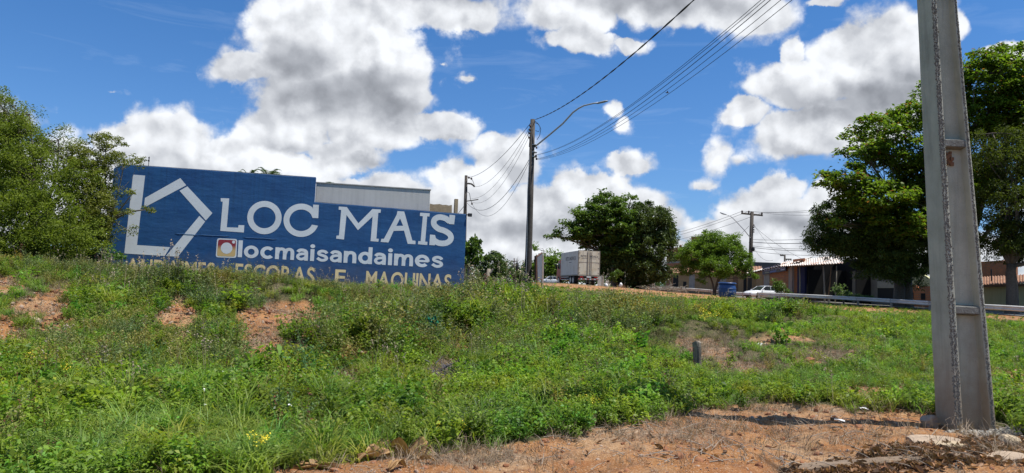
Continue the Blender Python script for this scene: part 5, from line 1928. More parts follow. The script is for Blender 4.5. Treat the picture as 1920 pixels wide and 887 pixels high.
MB().tube([loc(919, 512, 42, g), loc(925, 504, 42, g)], [.08, .05], 7).build('branch_stub', bark_pale, t)

# ------------------------------------------------------------------ vehicles
glass_m = mat('car_glass', (0.02, 0.024, 0.028), 0.12, spec=.6)
chrome = mat('light_lens', (0.7, 0.7, 0.68), 0.2)
redl = mat('tail_lens', (0.35, 0.02, 0.02), 0.25)
rim_m = mat('rim_metal', (0.4, 0.4, 0.42), 0.35, metal=.5)


def wheel(parent, x, y, z, r, w, sx_=1):
    o_ = MB().tube([(x - w / 2, y, z), (x + w / 2, y, z)], r, 18).build('wheel', tyre, parent, bevel=.02)
    MB().tube([(x - w / 2 - .012, y, z), (x + w / 2 + .012, y, z)], r * .58, 12).build('rim', rim_m, o_)
    return o_


def car(name, label, locn, rz, paint, L0=4.2, Wd=1.68, Ht=1.45, hatch=True):
    t = thing(name, label, 'car', locn, rz)
    h = Wd / 2
    y0, y1 = -L0 / 2, L0 / 2                       # tail, nose
    prof = [(y0, .42, .86, .80), (y0 + .12, .30, .95, .93), (y0 + .7, .26, .98, 1), (y0 + 1.6, .24, .96, 1), (y1 - 1.55, .24, .95, 1), (y1 - 1.15, .25, .93, .99), (y1 - .5, .27, .84, .95), (y1 - .12, .30, .72, .86), (y1, .40, .60, .74)]
    rings = []
    for y, zl, zt, wf in prof:
        w = h * wf
        rings.append([(-w * .92, y, zl), (-w, y, zl + .12), (-w, y, (zl + zt) / 2), (-w * .97, y, zt - .08), (-w * .86, y, zt), (0, y, zt + .03), (w * .86, y, zt), (w * .97, y, zt - .08), (w, y, (zl + zt) / 2), (w, y, zl + .12), (w * .92, y, zl)])
    MB().loft(rings).build('body', paint, t, smooth=True, bevel=.01)
    rb_, rf = (y0 + .25, y0 + .85) if hatch else (y0 + .75, y0 + 1.25)
    wf0, wf1 = y1 - 1.15, y1 - 1.85
    cab = []
    for y, z, w in ((rb_, .93, .84), (rf, Ht - .03, .70), ((rf + wf1) / 2, Ht, .72), (wf1, Ht - .04, .70), (wf0, .92, .82)):
        w *= h / .84 * .98
        cab.append([(-w * 1.0 if z < 1 else -w, y, z), (w, y, z)])
    # roof skin and pillars
    mb_ = MB()
    top = [[(-w * .99, y, z), (-w * .8, y, z + .03), (w * .8, y, z + .03), (w * .99, y, z)] for (y, z, w) in ((rf, Ht - .03, .60), ((rf + wf1) / 2, Ht, .62), (wf1, Ht - .04, .60))]
    low = [[(a_[0] * .97, a_[1], a_[2] - .05) for a_ in r_] for r_ in top]
    mb_.loft([top[0], top[1], top[2]], cap=True)
    mb_.build('roof', paint, t, smooth=True)
    for s in (-1, 1):
        for (p0_, p1_) in (((s * h * .86, rb_, .93), (s * .60, rf, Ht - .03)), ((s * h * .86, wf0, .92), (s * .60, wf1, Ht - .04)), ((s * h * .9, (rf + wf1) / 2, .95), (s * .62, (rf + wf1) / 2, Ht - .01))):
            MB().tube([p0_, p1_], .04, 6).build('pillar', paint, t)
        pts = [(s * h * .88, rb_ + .05, .95), (s * h * .88, wf0 - .04, .94), (s * .605, wf1 + .02, Ht - .06), (s * .605, rf + .02, Ht - .05)]
        in_ = Vector((-s * .02, 0, 0))
        mb2 = MB().add(pts + [tuple(Vector(p) + in_) for p in pts], [(0, 1, 2, 3), (7, 6, 5, 4), (0, 4, 5, 1), (1, 5, 6, 2), (2, 6, 7, 3), (3, 7, 4, 0)])
        mb2.build('side_window', glass_m, t)
        MB().box(s * h - .02 * s, s * (h + .16), wf0 - .25, wf0 - .12, .93, 1.06).build('mirror', paint, t, bevel=.03)
        MB().box(s * h * .52 - .14, s * h * .52 + .14, y1 - .09, y1 + .012, .55, .68).build('headlight', chrome, t, bevel=.03)
        MB().box(s * h * .80 - .09, s * h * .80 + .09, y0 - .012, y0 + .08, .62, .86).build('tail_light', redl, t, bevel=.02)
        for yw in (y0 + .78, y1 - .82):
            wheel(t, s * (h - .08), yw, .30, .30, .18)
    for nm, (ya, za, wa), (yb, zb, wb) in (('windscreen', (wf0 + .02, .94, h * .84), (wf1 + .03, Ht - .04, .58)), ('rear_window', (rb_ - .02, .96, h * .84), (rf - .03, Ht - .04, .58))):
        pts = [(-wa, ya, za), (wa, ya, za), (wb, yb, zb), (-wb, yb, zb)]
        dn = Vector((0, 0, -.02))
        MB().add(pts + [tuple(Vector(p) + dn) for p in pts], [(0, 1, 2, 3), (7, 6, 5, 4), (0, 4, 5, 1), (1, 5, 6, 2), (2, 6, 7, 3), (3, 7, 4, 0)]).build(nm, glass_m, t)
    MB().box(-h * .7, h * .7, y1 - .07, y1 + .02, .30, .44).build('bumper', dark, t, bevel=.03)
    return t


whitecar = mat('white_car_paint', (0.72, 0.73, 0.74), .25, .05, 3, spec=.5)
silver = mat('silver_car_paint', (0.52, 0.54, 0.56), .3, .1, 3, spec=.5)
g = on_ground(1029, 128)
car('parked_car', 'small silver-white hatchback on the dirt between the rusty board and the truck', g, R(98), silver, 3.8, 1.64, 1.5)
g = on_ground(1428, 73)
c0 = P(1428, 548, 77)
car('parked_car', 'white saloon with raked windscreen parked behind the guard rail next to the blue drum', (c0.x - .15, 76, gz(c0.x, 76)), R(112), whitecar, 4.3, 1.7, 1.42, False)

# box truck
tg = on_ground(1103, 80)
tk = thing('box_truck', 'box truck with a white cargo body and red cab parked under the big tree', 'truck', tg, R(12.0))
TRB = 1.05
panel_w = mat('truck_panel', (0.60, 0.57, 0.52), .5, .5, 2.0, (0.48, 0.47, 0.45), streak=.35, dirt=(.34, .26, .15), dirt_amt=.35, dirt_scale=1.2)
door_w = mat('truck_door_panel', (0.66, 0.62, 0.50), .5, .6, 1.2, (0.52, 0.44, 0.30), streak=.35, dirt=(.40, .30, .17), dirt_amt=.5, dirt_scale=1.5)
trim_m = mat('truck_trim', (0.30, 0.27, 0.22), .6, .5, 6)
blk = mat('chassis_black', (0.02, 0.02, 0.022), .6, .4, 8)
BH, BWd, BL_ = 2.72, 1.24, 7.0
MB().box(-BWd, BWd, 0.05, BL_, TRB, TRB + BH).build('cargo_box', panel_w, tk, bevel=.02)
for s in (-1, 1):
    MB().box(s * (BWd + .004) - .03, s * (BWd + .004) + .03, 0.0, .09, TRB - .02, TRB + BH + .02).build('corner_trim', trim_m, tk)
    MB().box(s * (BWd + .012) - .02, s * (BWd + .012) + .02, 0.1, BL_, TRB - .06, TRB + .06).build('side_rail', trim_m, tk)
    dr = MB().box(min(s * .02, s * 1.18), max(s * .02, s * 1.18), -.02, .045, TRB + .05, TRB + BH - .05).build('rear_door', door_w, tk, bevel=.01)
    for x in (.17, .42 if s > 0 else .30):
        MB().tube([(s * x * .6 + s * .03, -.045, TRB + .06), (s * x * .6 + s * .03, -.045, TRB + BH - .06)], .018, 6).build('lock_rod', trim_m, dr)
    for k in range(5):
        z = TRB + .25 + k * .55
        MB().box(s * 1.13 - .1, s * 1.13 + .1, -.035, -.021, z, z + .05).build('hinge', trim_m, dr)
    MB().box(min(s * .06, s * 1.16), max(s * .06, s * 1.16), -.032, -.021, TRB + 1.42, TRB + 1.46).build('door_seam', trim_m, dr)
MB().box(-BWd, BWd, -.01, .08, TRB + BH - .045, TRB + BH + .03).build('top_rail', trim_m, tk)
MB().box(-BWd, BWd, -.03, .10, TRB - .10, TRB + .03).build('sill_rail', trim_m, tk)
ink = mat('truck_lettering', (0.03, 0.03, 0.045), .7)


def text_on(text, x0, x1, z0, z1, place, m, parent, bold=.012, gap=.09, space=.4):
    """place(x, z) -> Vector in the parent's space"""
    adv, x = [], 0.0
    for ch in text:
        if ch == ' ':
            x += space
            continue
        if (ch, bold) not in GL:
            GL[(ch, bold)] = glyph(ch, bold)
        vs = GL[(ch, bold)][0]
        a_, b2 = min(v[0] for v in vs), max(v[0] for v in vs)
        adv.append((ch, x - a_))
        x += b2 - a_ + gap
    Wt = x - gap
    hc = max(v[1] for v in GL.setdefault(('E', bold), glyph('E', bold))[0])
    for ch, dx in adv:
        vs, fs = GL[(ch, bold)]
        me2 = bpy.data.meshes.new('letter')
        me2.from_pydata([tuple(place(x0 + (x1 - x0) * (v[0] + dx) / Wt, z0 + (z1 - z0) * v[1] / hc)) for v in vs], [], fs)
        me2.update()
        link('letter', me2, m, parent)


rear = lambda x, z: Vector((x, -.024, z))
text_on('FRETES &', -1.0, -.12, TRB + 1.98, TRB + 2.22, rear, ink, tk)
text_on('MUDANÇAS', .10, 1.06, TRB + 1.98, TRB + 2.22, rear, ink, tk)
MB().box(-.85, -.12, -.026, -.021, TRB + 1.84, TRB + 1.87).build('print_line', ink, tk)
MB().box(.10, .80, -.026, -.021, TRB + 1.84, TRB + 1.87).build('print_line', ink, tk)
side = lambda y, z: Vector((-BWd - .004, 7.0 - y, z))
text_on('FRETES & MUDANÇAS', 2.0, 6.0, TRB + 1.72, TRB + 2.12, side, ink, tk)
MB().box(-BWd - .006, -BWd - .001, 2.6, 3.6, TRB + 1.45, TRB + 1.5).build('print_line', ink, tk)
MB().box(-.45, .45, .1, BL_ + 2.2, .70, .98).build('chassis', blk, tk)
MB().box(-1.2, 1.2, -.02, .12, .55, .72).build('underride_bar', trim_m, tk)
for k in range(9):
    MB().box(-1.18 + k * .262, -1.18 + k * .262 + .125, -.03, -.021, .57, .70).build('reflective_stripe', mat('stripe_red', (.45, .06, .05), .5) if k % 2 == 0 else chrome, tk)
for s in (-1, 1):
    for y in (1.9, 2.95):
        wheel(tk, s * .98, y, .50, .50, .5)
    wheel(tk, s * 1.02, BL_ + 1.1, .50, .50, .3)
    MB().box(s * .98 - .3, s * .98 + .3, 1.2, 1.23, .35, 1.0).build('mud_flap', blk, tk)
    for z in (.55, .82):
        MB().box(s * 1.2 - .02, s * 1.2 + .02, 3.7, BL_ - .2, z, z + .1).build('side_guard', steel, tk)
    MB().box(s * .85 - .2, s * .85 + .2, -.05, .0, .78, .90).build('tail_light', redl, tk, bevel=.01)
MB().box(-.26, .26, -.05, -.03, .80, .93).build('number_plate', chrome, tk)
redp = mat('cab_red', (0.33, 0.028, 0.022), .35, .3, 3)
cab_ = MB().prism([(0, .55), (0, 2.75), (.25, 2.95), (1.2, 2.92), (1.75, 1.95), (1.95, 1.2), (1.95, .55)], -1.15, 1.15, Matrix.Translation((0, BL_ + .25, 0)) @ Matrix.Rotation(math.pi / 2, 4, 'Z')).build('cab', redp, tk, bevel=.05)
for s in (-1, 1):
    MB().box(s * 1.16 - .012, s * 1.16 + .012, BL_ + .55, BL_ + 1.45, 1.9, 2.6).build('cab_window', glass_m, cab_)
    MB().box(s * 1.32 - .1, s * 1.32 + .1, BL_ + 1.65, BL_ + 1.75, 1.9, 2.5).build('mirror', blk, cab_, bevel=.03)

# ------------------------------------------------------------------ blue drum
g = on_ground(1362, 44)
c0 = P(1363, 556, 44)
db = thing('plastic_drum', 'big blue plastic drum with a wide lid standing on the verge', 'drum', (c0.x, 44, c0.z - .05))
bdm = mat('blue_drum_plastic', (0.016, 0.05, 0.16), .38, .5, 4, (0.03, 0.085, 0.22), .2, 20, spec=.5)
MB().tube([(0, 0, z) for z in (0, .04, .12, .35, .55, .72, .80)], [.42, .46, .49, .53, .53, .49, .46], 28).build('drum_body', bdm, db, smooth=True)
MB().tube([(0, 0, z) for z in (.78, .80, .86, .90)], [.46, .53, .55, .50], 28).build('lid', bdm, db, smooth=True)
for z in (.30, .52):
    MB().tube([(0, 0, z), (0, 0, z + .03)], .545, 28).build('hoop', bdm, db, smooth=True)

# ------------------------------------------------------------------ guard rail
rail_steel = mat('rail_zinc', (0.62, 0.61, 0.58), .7, .4, 3.0, (0.46, 0.44, 0.40), .1, 30, dirt=(.30, .22, .15), dirt_amt=.35)
gr = thing('guard_rail', 'pale steel guard rail running along the road shoulder', 'guard rail', (0, 0, 0))
W_PROF = [(-.155, .0), (-.13, .045), (-.085, .075), (-.04, .03), (0, .0), (.04, .03), (.085, .075), (.13, .045), (.155, .0)]
d0 = 30.0
while d0 < 118:
    d1 = d0 + 4.0
    rings = []
    for d in (d0 + .01, (d0 + d1) / 2, d1 - .01):
        z = gz(railX(d), d) + .52
        rings.append([(railX(d) - w - .01, d, z + h_) for h_, w in W_PROF] + [(railX(d) - w + .004, d, z + h_) for h_, w in W_PROF[::-1]])
    MB().loft(rings).build('rail_beam', rail_steel, gr, smooth=True)
    z = gz(railX(d0), d0)
    MB().box(railX(d0) + .01, railX(d0) + .13, d0 - .06, d0 + .06, z - .4, z + .66).build('rail_post', trim_m, gr)
    d0 = d1

# ------------------------------------------------------------------ houses and sheds beyond the road
plaster_tan = mat('tan_plaster', (0.36, 0.24, 0.12), .95, .7, 1.5, (0.24, 0.16, 0.09), .3, 15, streak=.35, dirt=(.16, .12, .08), dirt_amt=.4)
plaster_grey = mat('grey_plaster', (0.34, 0.32, 0.29), .95, .7, 1.5, (0.22, 0.20, 0.18), .3, 15, streak=.4)
plaster_yel = mat('pale_yellow_plaster', (0.50, 0.47, 0.26), .95, .4, 1.5, (0.42, 0.39, 0.22), .2, 15, streak=.25)
dark_in = mat('interior_shade', (0.012, 0.012, 0.012), .9)  # near-black colour stands in for the shade inside openings and rooms
navy = mat('navy_wall_paint', (0.015, 0.022, 0.085), .7, .4, 3)
wood_pale = mat('pale_post_wood', (0.26, 0.23, 0.19), .9, .6, 8, (0.2, 0.17, 0.14), .4, 30, streak=.4)
wood_dark = mat('brown_wood', (0.20, 0.12, 0.07), .9, .6, 8)
zinc = mat('white_roof_sheet', (0.66, 0.64, 0.60), .7, .6, 1.5, (0.50, 0.40, 0.30), .2, 20, dirt=(.42, .17, .08), dirt_amt=.85, dirt_scale=.9)
whitewash = mat('whitewashed_board', (0.55, 0.56, 0.56), .9, .6, 3, (0.36, 0.36, 0.35), .3, 20, streak=.4)

brick_m = bpy.data.materials.new('orange_brickwork')
nt = nodes_of(brick_m)
ob = N(nt, 'ShaderNodeTexCoord').outputs['Object']
rot = N(nt, 'ShaderNodeVectorRotate', rotation_type='X_AXIS')
rot.inputs['Angle'].default_value = -math.pi / 2
L(nt, ob, rot.inputs['Vector'])
bt = N(nt, 'ShaderNodeTexBrick')
bt.inputs['Scale'].default_value = 1.0
bt.inputs['Brick Width'].default_value = .32
bt.inputs['Row Height'].default_value = .20
bt.inputs['Mortar Size'].default_value = .022
bt.inputs['Color1'].default_value = (.46, .15, .055, 1)
bt.inputs['Color2'].default_value = (.36, .13, .06, 1)
bt.inputs['Mortar'].default_value = (.22, .15, .10, 1)
L(nt, rot.outputs[0], bt.inputs['Vector'])
c = MIX(nt, MR(nt, NOISE(nt, ob, 1.6, 6, .7), .48, .62, 0, .6), bt.outputs['Color'], (.20, .11, .06))
b = N(nt, 'ShaderNodeBsdfPrincipled')
b.inputs['Roughness'].default_value = .95
L(nt, c, b.inputs['Base Color'])
o = N(nt, 'ShaderNodeOutputMaterial')
L(nt, b.outputs[0], o.inputs[0])
tile_m = mat('clay_roof_tile', (0.30, 0.15, 0.085), .95, .8, 3.0, (0.17, 0.10, 0.07), .3, 15, dirt=(.5, .36, .24), dirt_amt=.5)


class Front:
    """a building front from photo column a at distance da to column b at distance db"""
    def __init__(s, name, label, cat, a, da, b_, db, group=None, yref=540):
        A, B = P(a, yref, da), P(b_, yref, db)
        s.A = Vector((A.x, A.y, gz(A.x, A.y)))
        s.ang = math.atan2(B.y - A.y, B.x - A.x)
        s.u = Vector((math.cos(s.ang), math.sin(s.ang), 0))
        s.n = Vector((-s.u.y, s.u.x, 0))
        s.w = (Vector((B.x, B.y, 0)) - Vector((A.x, A.y, 0))).length
        s.t = thing(name, label, cat, s.A, s.ang, group)

    def at(s, px, py, off=0.0):
        v = Vector(ray(px, py))
        o0 = Vector((0, 0, EYE))
        q = o0 + v * ((s.A + s.n * off - o0).dot(s.n) / v.dot(s.n))
        return (q - s.A).dot(s.u), q.z - s.A.z

    def wall(s, pts, m, y0=0.0, y1=.2, name='wall', parent=None, drop=True):
        """outline of the top edge in photo points, dropped to the ground"""
        top = [s.at(*p) for p in pts]
        if drop:
            poly = [(top[0][0], -1.0)] + top + [(top[-1][0], -1.0)]
        else:
            poly = top
        return MB().prism(poly, y0, y1).build(name, m, parent or s.t)

    def panel(s, x0, y0, x1, y1, m, name, out=.02, parent=None, deep=.05):
        (a, za), (b_, zb) = s.at(x0, y1), s.at(x1, y0)
        return MB().box(a, b_, -out, deep - out, za, zb).build(name, m, parent or s.t)


def sheet_roof(f, name, eave, back, m, pitch_n, parent=None, thick=.02, wave=.045):
    """corrugated sheet between an eave line and a back line (each a pair of local points), ridges running from eave to back"""
    (e0, e1), (b0, b1) = [[Vector(q) for q in r_] for r_ in (eave, back)]
    n = pitch_n * 4
    mb_ = MB()
    for i in range(n + 1):
        t = i / n
        z = wave * math.cos(i / 4 * 2 * math.pi)
        p, q = e0.lerp(e1, t), b0.lerp(b1, t)
        mb_.v += [(p.x, p.y, p.z + z), (q.x, q.y, q.z + z), (p.x, p.y, p.z + z - thick), (q.x, q.y, q.z + z - thick)]
    for i in range(n):
        k = 4 * i
        mb_.f += [(k, k + 4, k + 5, k + 1), (k + 2, k + 3, k + 7, k + 6), (k, k + 2, k + 6, k + 4), (k + 1, k + 5, k + 7, k + 3)]
    return mb_.build(name, m, parent or f.t)


# shed
f = Front('open_shed', 'open-fronted shed with a rusty corrugated awning on pale posts, below the dark neem tree', 'shed', 1481, 80, 1600, 67)
MB().box(-.6, f.w + .6, 5.0, 5.2, -1, 4.6).build('back_wall', dark_in, f.t)  # shed walls coloured near-black, the interior shade is in the paint
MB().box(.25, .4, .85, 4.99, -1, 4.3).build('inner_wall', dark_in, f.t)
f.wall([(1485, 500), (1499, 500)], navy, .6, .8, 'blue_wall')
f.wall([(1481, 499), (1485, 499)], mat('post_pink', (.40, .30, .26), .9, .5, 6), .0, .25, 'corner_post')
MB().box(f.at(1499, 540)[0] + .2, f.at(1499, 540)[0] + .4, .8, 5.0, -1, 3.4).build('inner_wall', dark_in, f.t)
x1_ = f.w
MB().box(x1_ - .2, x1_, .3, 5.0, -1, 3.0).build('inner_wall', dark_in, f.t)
for (xb, xt, m_) in ((1500.5, 1500, wood_pale), (1547, 1544.5, wood_pale), (1553.5, 1559.5, wood_dark), (1567, 1569.5, wood_pale)):
    a_, b2 = f.at(xb, 558), f.at(xt, 500)
    w = .085 if m_ is wood_pale and xb < 1560 else .05
    MB().tube([(a_[0], -.05, -.8), (a_[0], -.05, a_[1]), ((a_[0] + b2[0]) / 2 + .04, -.03, (a_[1] + b2[1]) / 2), (b2[0], -.05, b2[1] + .1)], [w, w, w * .95, w * .9], 8).build('post', m_, f.t, smooth=True)
MB().tube([(*(f.at(1483, 500)[0:1]), -.05, f.at(1483, 500)[1]), (f.at(1572, 494)[0], -.05, f.at(1572, 494)[1])], .07, 6).build('beam', wood_dark, f.t)
e0, e1 = f.at(1463, 499, -1.0), f.at(1582, 493, -1.0)
b0, b1 = f.at(1468, 491, 3.0), f.at(1575, 478, 3.0)
sheet_roof(f, 'awning', [(e0[0], -1.0, e0[1]), (e1[0], -1.0, e1[1])], [(b0[0], 3.0, b0[1]), (b1[0], 3.0, b1[1])], zinc, 26)
# shop with sign
f = Front('repair_shop', 'brick workshop with a long slanting shop sign under its pale roof edge', 'shop', 1418, 94, 1482, 82)
f.wall([(1418, 512), (1432, 507), (1482, 497)], brick_m, 0, .3)
MB().box(f.w - .1, f.w + 3.0, .31, .5, -1, 4.4).build('wall', brick_m, f.t)
f.panel(1432, 513, 1443, 552, plaster_grey, 'door_frame', .03)
f.panel(1418, 510, 1431, 552, plaster_tan, 'corner_pillar', .035)
f.panel(1479, 503, 1483, 552, plaster_grey, 'pillar', .045)
s0, s1, s2, s3 = f.at(1430, 515, -.25), f.at(1474, 508, -.25), f.at(1474, 493, -.25), f.at(1430, 502, -.25)
sg = MB().prism([s0, s1, s2, s3], -.3, -.22).build('sign_board', mat('sign_navy', (.018, .016, .05), .5), f.t)
sgp = lambda x, z: Vector((s0[0] + (s1[0] - s0[0]) * x, -.306, (s0[1] * (1 - x) + s1[1] * x) * (1 - z) + (s3[1] * (1 - x) + s2[1] * x) * z))
lav = mat('sign_letter_paint', (.50, .45, .60), .6)
text_on('AUTO', .08, .34, .42, .88, sgp, lav, sg)
text_on('PITCHULA', .40, .95, .42, .88, sgp, lav, sg)
s_stripe = lambda x0, x1, z0, z1, m_: MB().add([sgp(x0, z0), sgp(x1, z0), sgp(x1, z1), sgp(x0, z1)], [(0, 1, 2, 3)]).build('sign_stripe', m_, sg)
s_stripe(.12, .30, .14, .24, mat('sign_olive', (.30, .32, .20), .6))
s_stripe(.36, .62, .10, .30, mat('sign_blue', (.10, .14, .36), .6))
s_stripe(.80, .96, .16, .30, lav)
e0, e1 = f.at(1400, 512, -.5), f.at(1500, 490, -.5)
b0, b1 = f.at(1416, 507, 5), f.at(1525, 483, 5)
sheet_roof(f, 'roof', [(e0[0], -.5, e0[1]), (e1[0], -.5, e1[1])], [(b0[0], 5, b0[1] + .1), (b1[0], 5, b1[1] + .1)], zinc, 20)
# grey roof beyond
f = Front('grey_roof_house', 'low house with a dark grey roof edge, behind the shop and the far pole', 'house', 1398, 118, 1462, 112)
f.wall([(1398, 504), (1462, 506)], plaster_grey, 0, .3)
q0, q1, q2, q3 = f.at(1398, 503), f.at(1464, 505), f.at(1464, 493), f.at(1398, 491)
MB().prism([q0, q1, q2, q3], -.3, .0).build('roof_edge', mat('grey_tile', (.14, .135, .13), .9, .7, 4), f.t)
# long tan house behind the neem tree
f = Front('tan_house', 'long low tan house with dark doorways, behind the neem tree and the white car', 'house', 1262, 122, 1425, 99)
f.wall([(1262, 511), (1425, 507)], plaster_tan, 0, .3)
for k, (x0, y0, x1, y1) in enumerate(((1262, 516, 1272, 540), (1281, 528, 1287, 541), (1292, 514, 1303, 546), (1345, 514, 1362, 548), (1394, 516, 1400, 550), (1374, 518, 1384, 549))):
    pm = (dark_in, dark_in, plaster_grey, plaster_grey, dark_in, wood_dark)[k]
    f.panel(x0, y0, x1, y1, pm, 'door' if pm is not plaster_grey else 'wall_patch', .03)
q0, q1 = f.at(1255, 512, -.6), f.at(1428, 508, -.6)
b0, b1 = f.at(1258, 503, 4), f.at(1428, 499, 4)
sheet_roof(f, 'roof', [(q0[0], -.6, q0[1]), (q1[0], -.6, q1[1])], [(b0[0], 4, b0[1]), (b1[0], 4, b1[1])], tile_m, 40, wave=.05)
# unplastered brick house, two floors
f = Front('brick_house', 'taller unplastered orange brick house rising behind the neem tree', 'house', 1250, 135, 1345, 122)
f.wall([(1250, 466), (1276, 463), (1296, 463), (1296, 444), (1318, 444), (1318, 452), (1345, 455)], brick_m, 0, .3)
f.panel(1296, 442, 1319, 445, plaster_grey, 'coping', .05, deep=.5)
f.panel(1262, 478, 1270, 490, dark_in, 'window', .02)
f.panel(1250, 490, 1276, 494, plaster_grey, 'beam', .04)
a_ = f.at(1272, 464)
MB().tube([(a_[0], .3, a_[1] - .2), (a_[0] + .3, .3, a_[1] + .45)], .22, 8).build('roof_stub', wood_dark, f.t)
# houses at the right edge
f = Front('yellow_house', 'pale yellow house with a clay tile roof, between the concrete pole and the right-hand trunk', 'house', 1822, 62, 1932, 58)
f.wall([(1822, 534), (1932, 532)], plaster_yel, 0, .3)
q0, q1 = f.at(1822, 534, -.6), f.at(1935, 531, -.6)
b0, b1 = f.at(1822, 520, 3.5), f.at(1935, 514, 3.5)
sheet_roof(f, 'roof', [(q0[0], -.6, q0[1]), (q1[0], -.6, q1[1])], [(b0[0], 3.5, b0[1]), (b1[0], 3.5, b1[1])], tile_m, 22, wave=.05)
MB().prism([(q0[0], q0[1] - .22), (q1[0], q1[1] - .22), (q1[0], q1[1] - .04), (q0[0], q0[1] - .04)], -.58, -.5).build('fascia', wood_dark, f.t)
a_ = f.at(1859, 527, 1.0)
MB().tube([(a_[0], 1, a_[1]), (a_[0], 1, a_[1] + 1.0)], .05, 6).build('vent_pipe', blk, f.t)
f = Front('brick_house', 'orange brick upper wall standing behind the yellow house roof', 'house', 1822, 76, 1905, 72)
f.wall([(1822, 492), (1880, 488), (1905, 496)], brick_m, 0, .3)
f = Front('gabled_house', 'pale gable end glimpsed under the dark crowns left of the concrete pole', 'house', 1690, 84, 1750, 80)
f.wall([(1692, 530), (1700, 520), (1720, 508), (1740, 520), (1750, 528)], plaster_yel, 0, .3)
f = Front('low_brick_wall', 'broken low brick wall at the roadside left of the concrete pole', 'brick wall', 1697, 64, 1755, 60)
f.wall([(1697, 535), (1718, 535), (1719, 540), (1725, 540), (1726, 536), (1755, 537)], brick_m, 0, .2)
f.panel(1706, 549, 1713, 561, dark_in, 'hole_shade', .015)  # flat black panels painted as the shade inside gaps in the wall
f.panel(1727, 550, 1735, 562, dark_in, 'hole_shade', .015)
# workshop right of the shed
f = Front('workshop', 'dim workshop with a half-raised slatted shutter under the dark neem tree', 'shop', 1598, 70, 1688, 63)
f.wall([(1598, 508), (1688, 504)], mat('dim_plaster', (.16, .15, .13), .95, .7, 2, streak=.5), 0, .3)
f.panel(1606, 512, 1611, 550, mat('cream_strip', (.50, .46, .32), .9, .5, 4), 'door_edge', .10, deep=.12)
f.panel(1611, 514, 1617, 552, whitewash, 'door', .06)
f.panel(1646, 540, 1676, 562, dark_in, 'opening_shade', .03)  # flat black panel painted as the shade below the shutter
sh = f.panel(1646, 527, 1678, 540, mat('shutter_metal', (.30, .29, .24), .8, .5, 4), 'shutter', .05)
for k in range(5):
    f.panel(1646, 528 + k * 2.4, 1678, 529.2 + k * 2.4, mat('shutter_metal', (.3, .3, .3)), 'slat', .075, parent=sh, deep=.03)
f.panel(1620.5, 513, 1627, 550, mat('stone_post', (.34, .32, .30), .9, .9, 9, (.16, .15, .14)), 'block_pillar', .30, deep=.4)
# fence of boards and sheets below the big trees
f = Front('board_fence', 'patchy fence of grey boards and sheets under the mango tree', 'fence', 1120, 104, 1262, 108)
x_ = 1121.0
brd = None
for (x0, x1, yt, m_) in ((1121, 1127, 508, whitewash), (1127, 1129, 516, steel), (1129, 1133, 515, plaster_grey), (1136, 1147, 507, whitewash), (1178, 1182, 516, plaster_grey), (1184, 1196, 521, wood_pale), (1199, 1207, 520, wood_pale),
                         (1208, 1214, 518, plaster_grey), (1214, 1219, 522, wood_dark), (1222, 1228, 520, wood_pale), (1148, 1178, 520, dark_in)):
    if m_ is dark_in or x1 - x0 < 7:
        n_b = 1 if x1 - x0 < 8 else 8
    else:
        n_b = 4
    for k in range(n_b):
        xa, xb = x0 + (x1 - x0) * k / n_b, x0 + (x1 - x0) * (k + 1) / n_b
        (p, zt), (q, _) = f.at(xa, yt + rnd.uniform(-1.2, 1.2)), f.at(xb, yt)
        MB().box(p + .01, q - .01, rnd.uniform(-.03, 0), .04, -.6, zt).build('board', m_ if m_ is not dark_in else wood_dark, f.t)
for x0 in (1183, 1197, 1208, 1221, 1257):
    (p, zt) = f.at(x0, 514 + rnd.uniform(-2, 3))
    MB().tube([(p, .08, -.6), (p + rnd.uniform(-.05, .05), .08, zt)], .07, 6).build('fence_post', wood_pale, f.t)
# low roadside rubble under the trees: broken branches
g = on_ground(1248, 88)
t = thing('branch_pile', 'heap of pale cut branches lying between the mango tree and the neem tree', 'branches', g)
mb = MB()
for k in range(110):
    p = Vector((rnd.gauss(0, 1.3), rnd.uniform(-.6, .6), abs(rnd.gauss(0, .28)) + .05))
    a = rnd.uniform(-.7, .7)
    l_ = rnd.uniform(.4, 1.5)
    d = Vector((math.cos(a) * rnd.choice((-1, 1)), rnd.uniform(-.3, .3), math.sin(a) * .6)).normalized() * l_
    mb.tube([p, p + d * .5 + Vector((0, 0, rnd.uniform(0, .12))), p + d], [.035, .025, .012], 5)
tag(mb.build('branches', wood_pale, t), kind='stuff')
for (px, py, d, lb) in ((1137, 535, 79, 'white plastic bag caught in the weeds right of the truck'), (1164, 534, 76, 'white plastic bag lying left of the fence posts under the mango tree')):
    c0 = P(px, py + 4, d)
    t = thing('plastic_bag', lb, 'bag', (c0.x, d, c0.z))
    MB().loft([[(math.cos(a) * r_ * rnd.uniform(.7, 1.2), math.sin(a) * r_, z) for a in [6.283 * i / 9 for i in range(9)]] for z, r_ in ((0, .12), (.15, .2), (.32, .17), (.45, .06))]).build('bag', chrome, t, smooth=True)

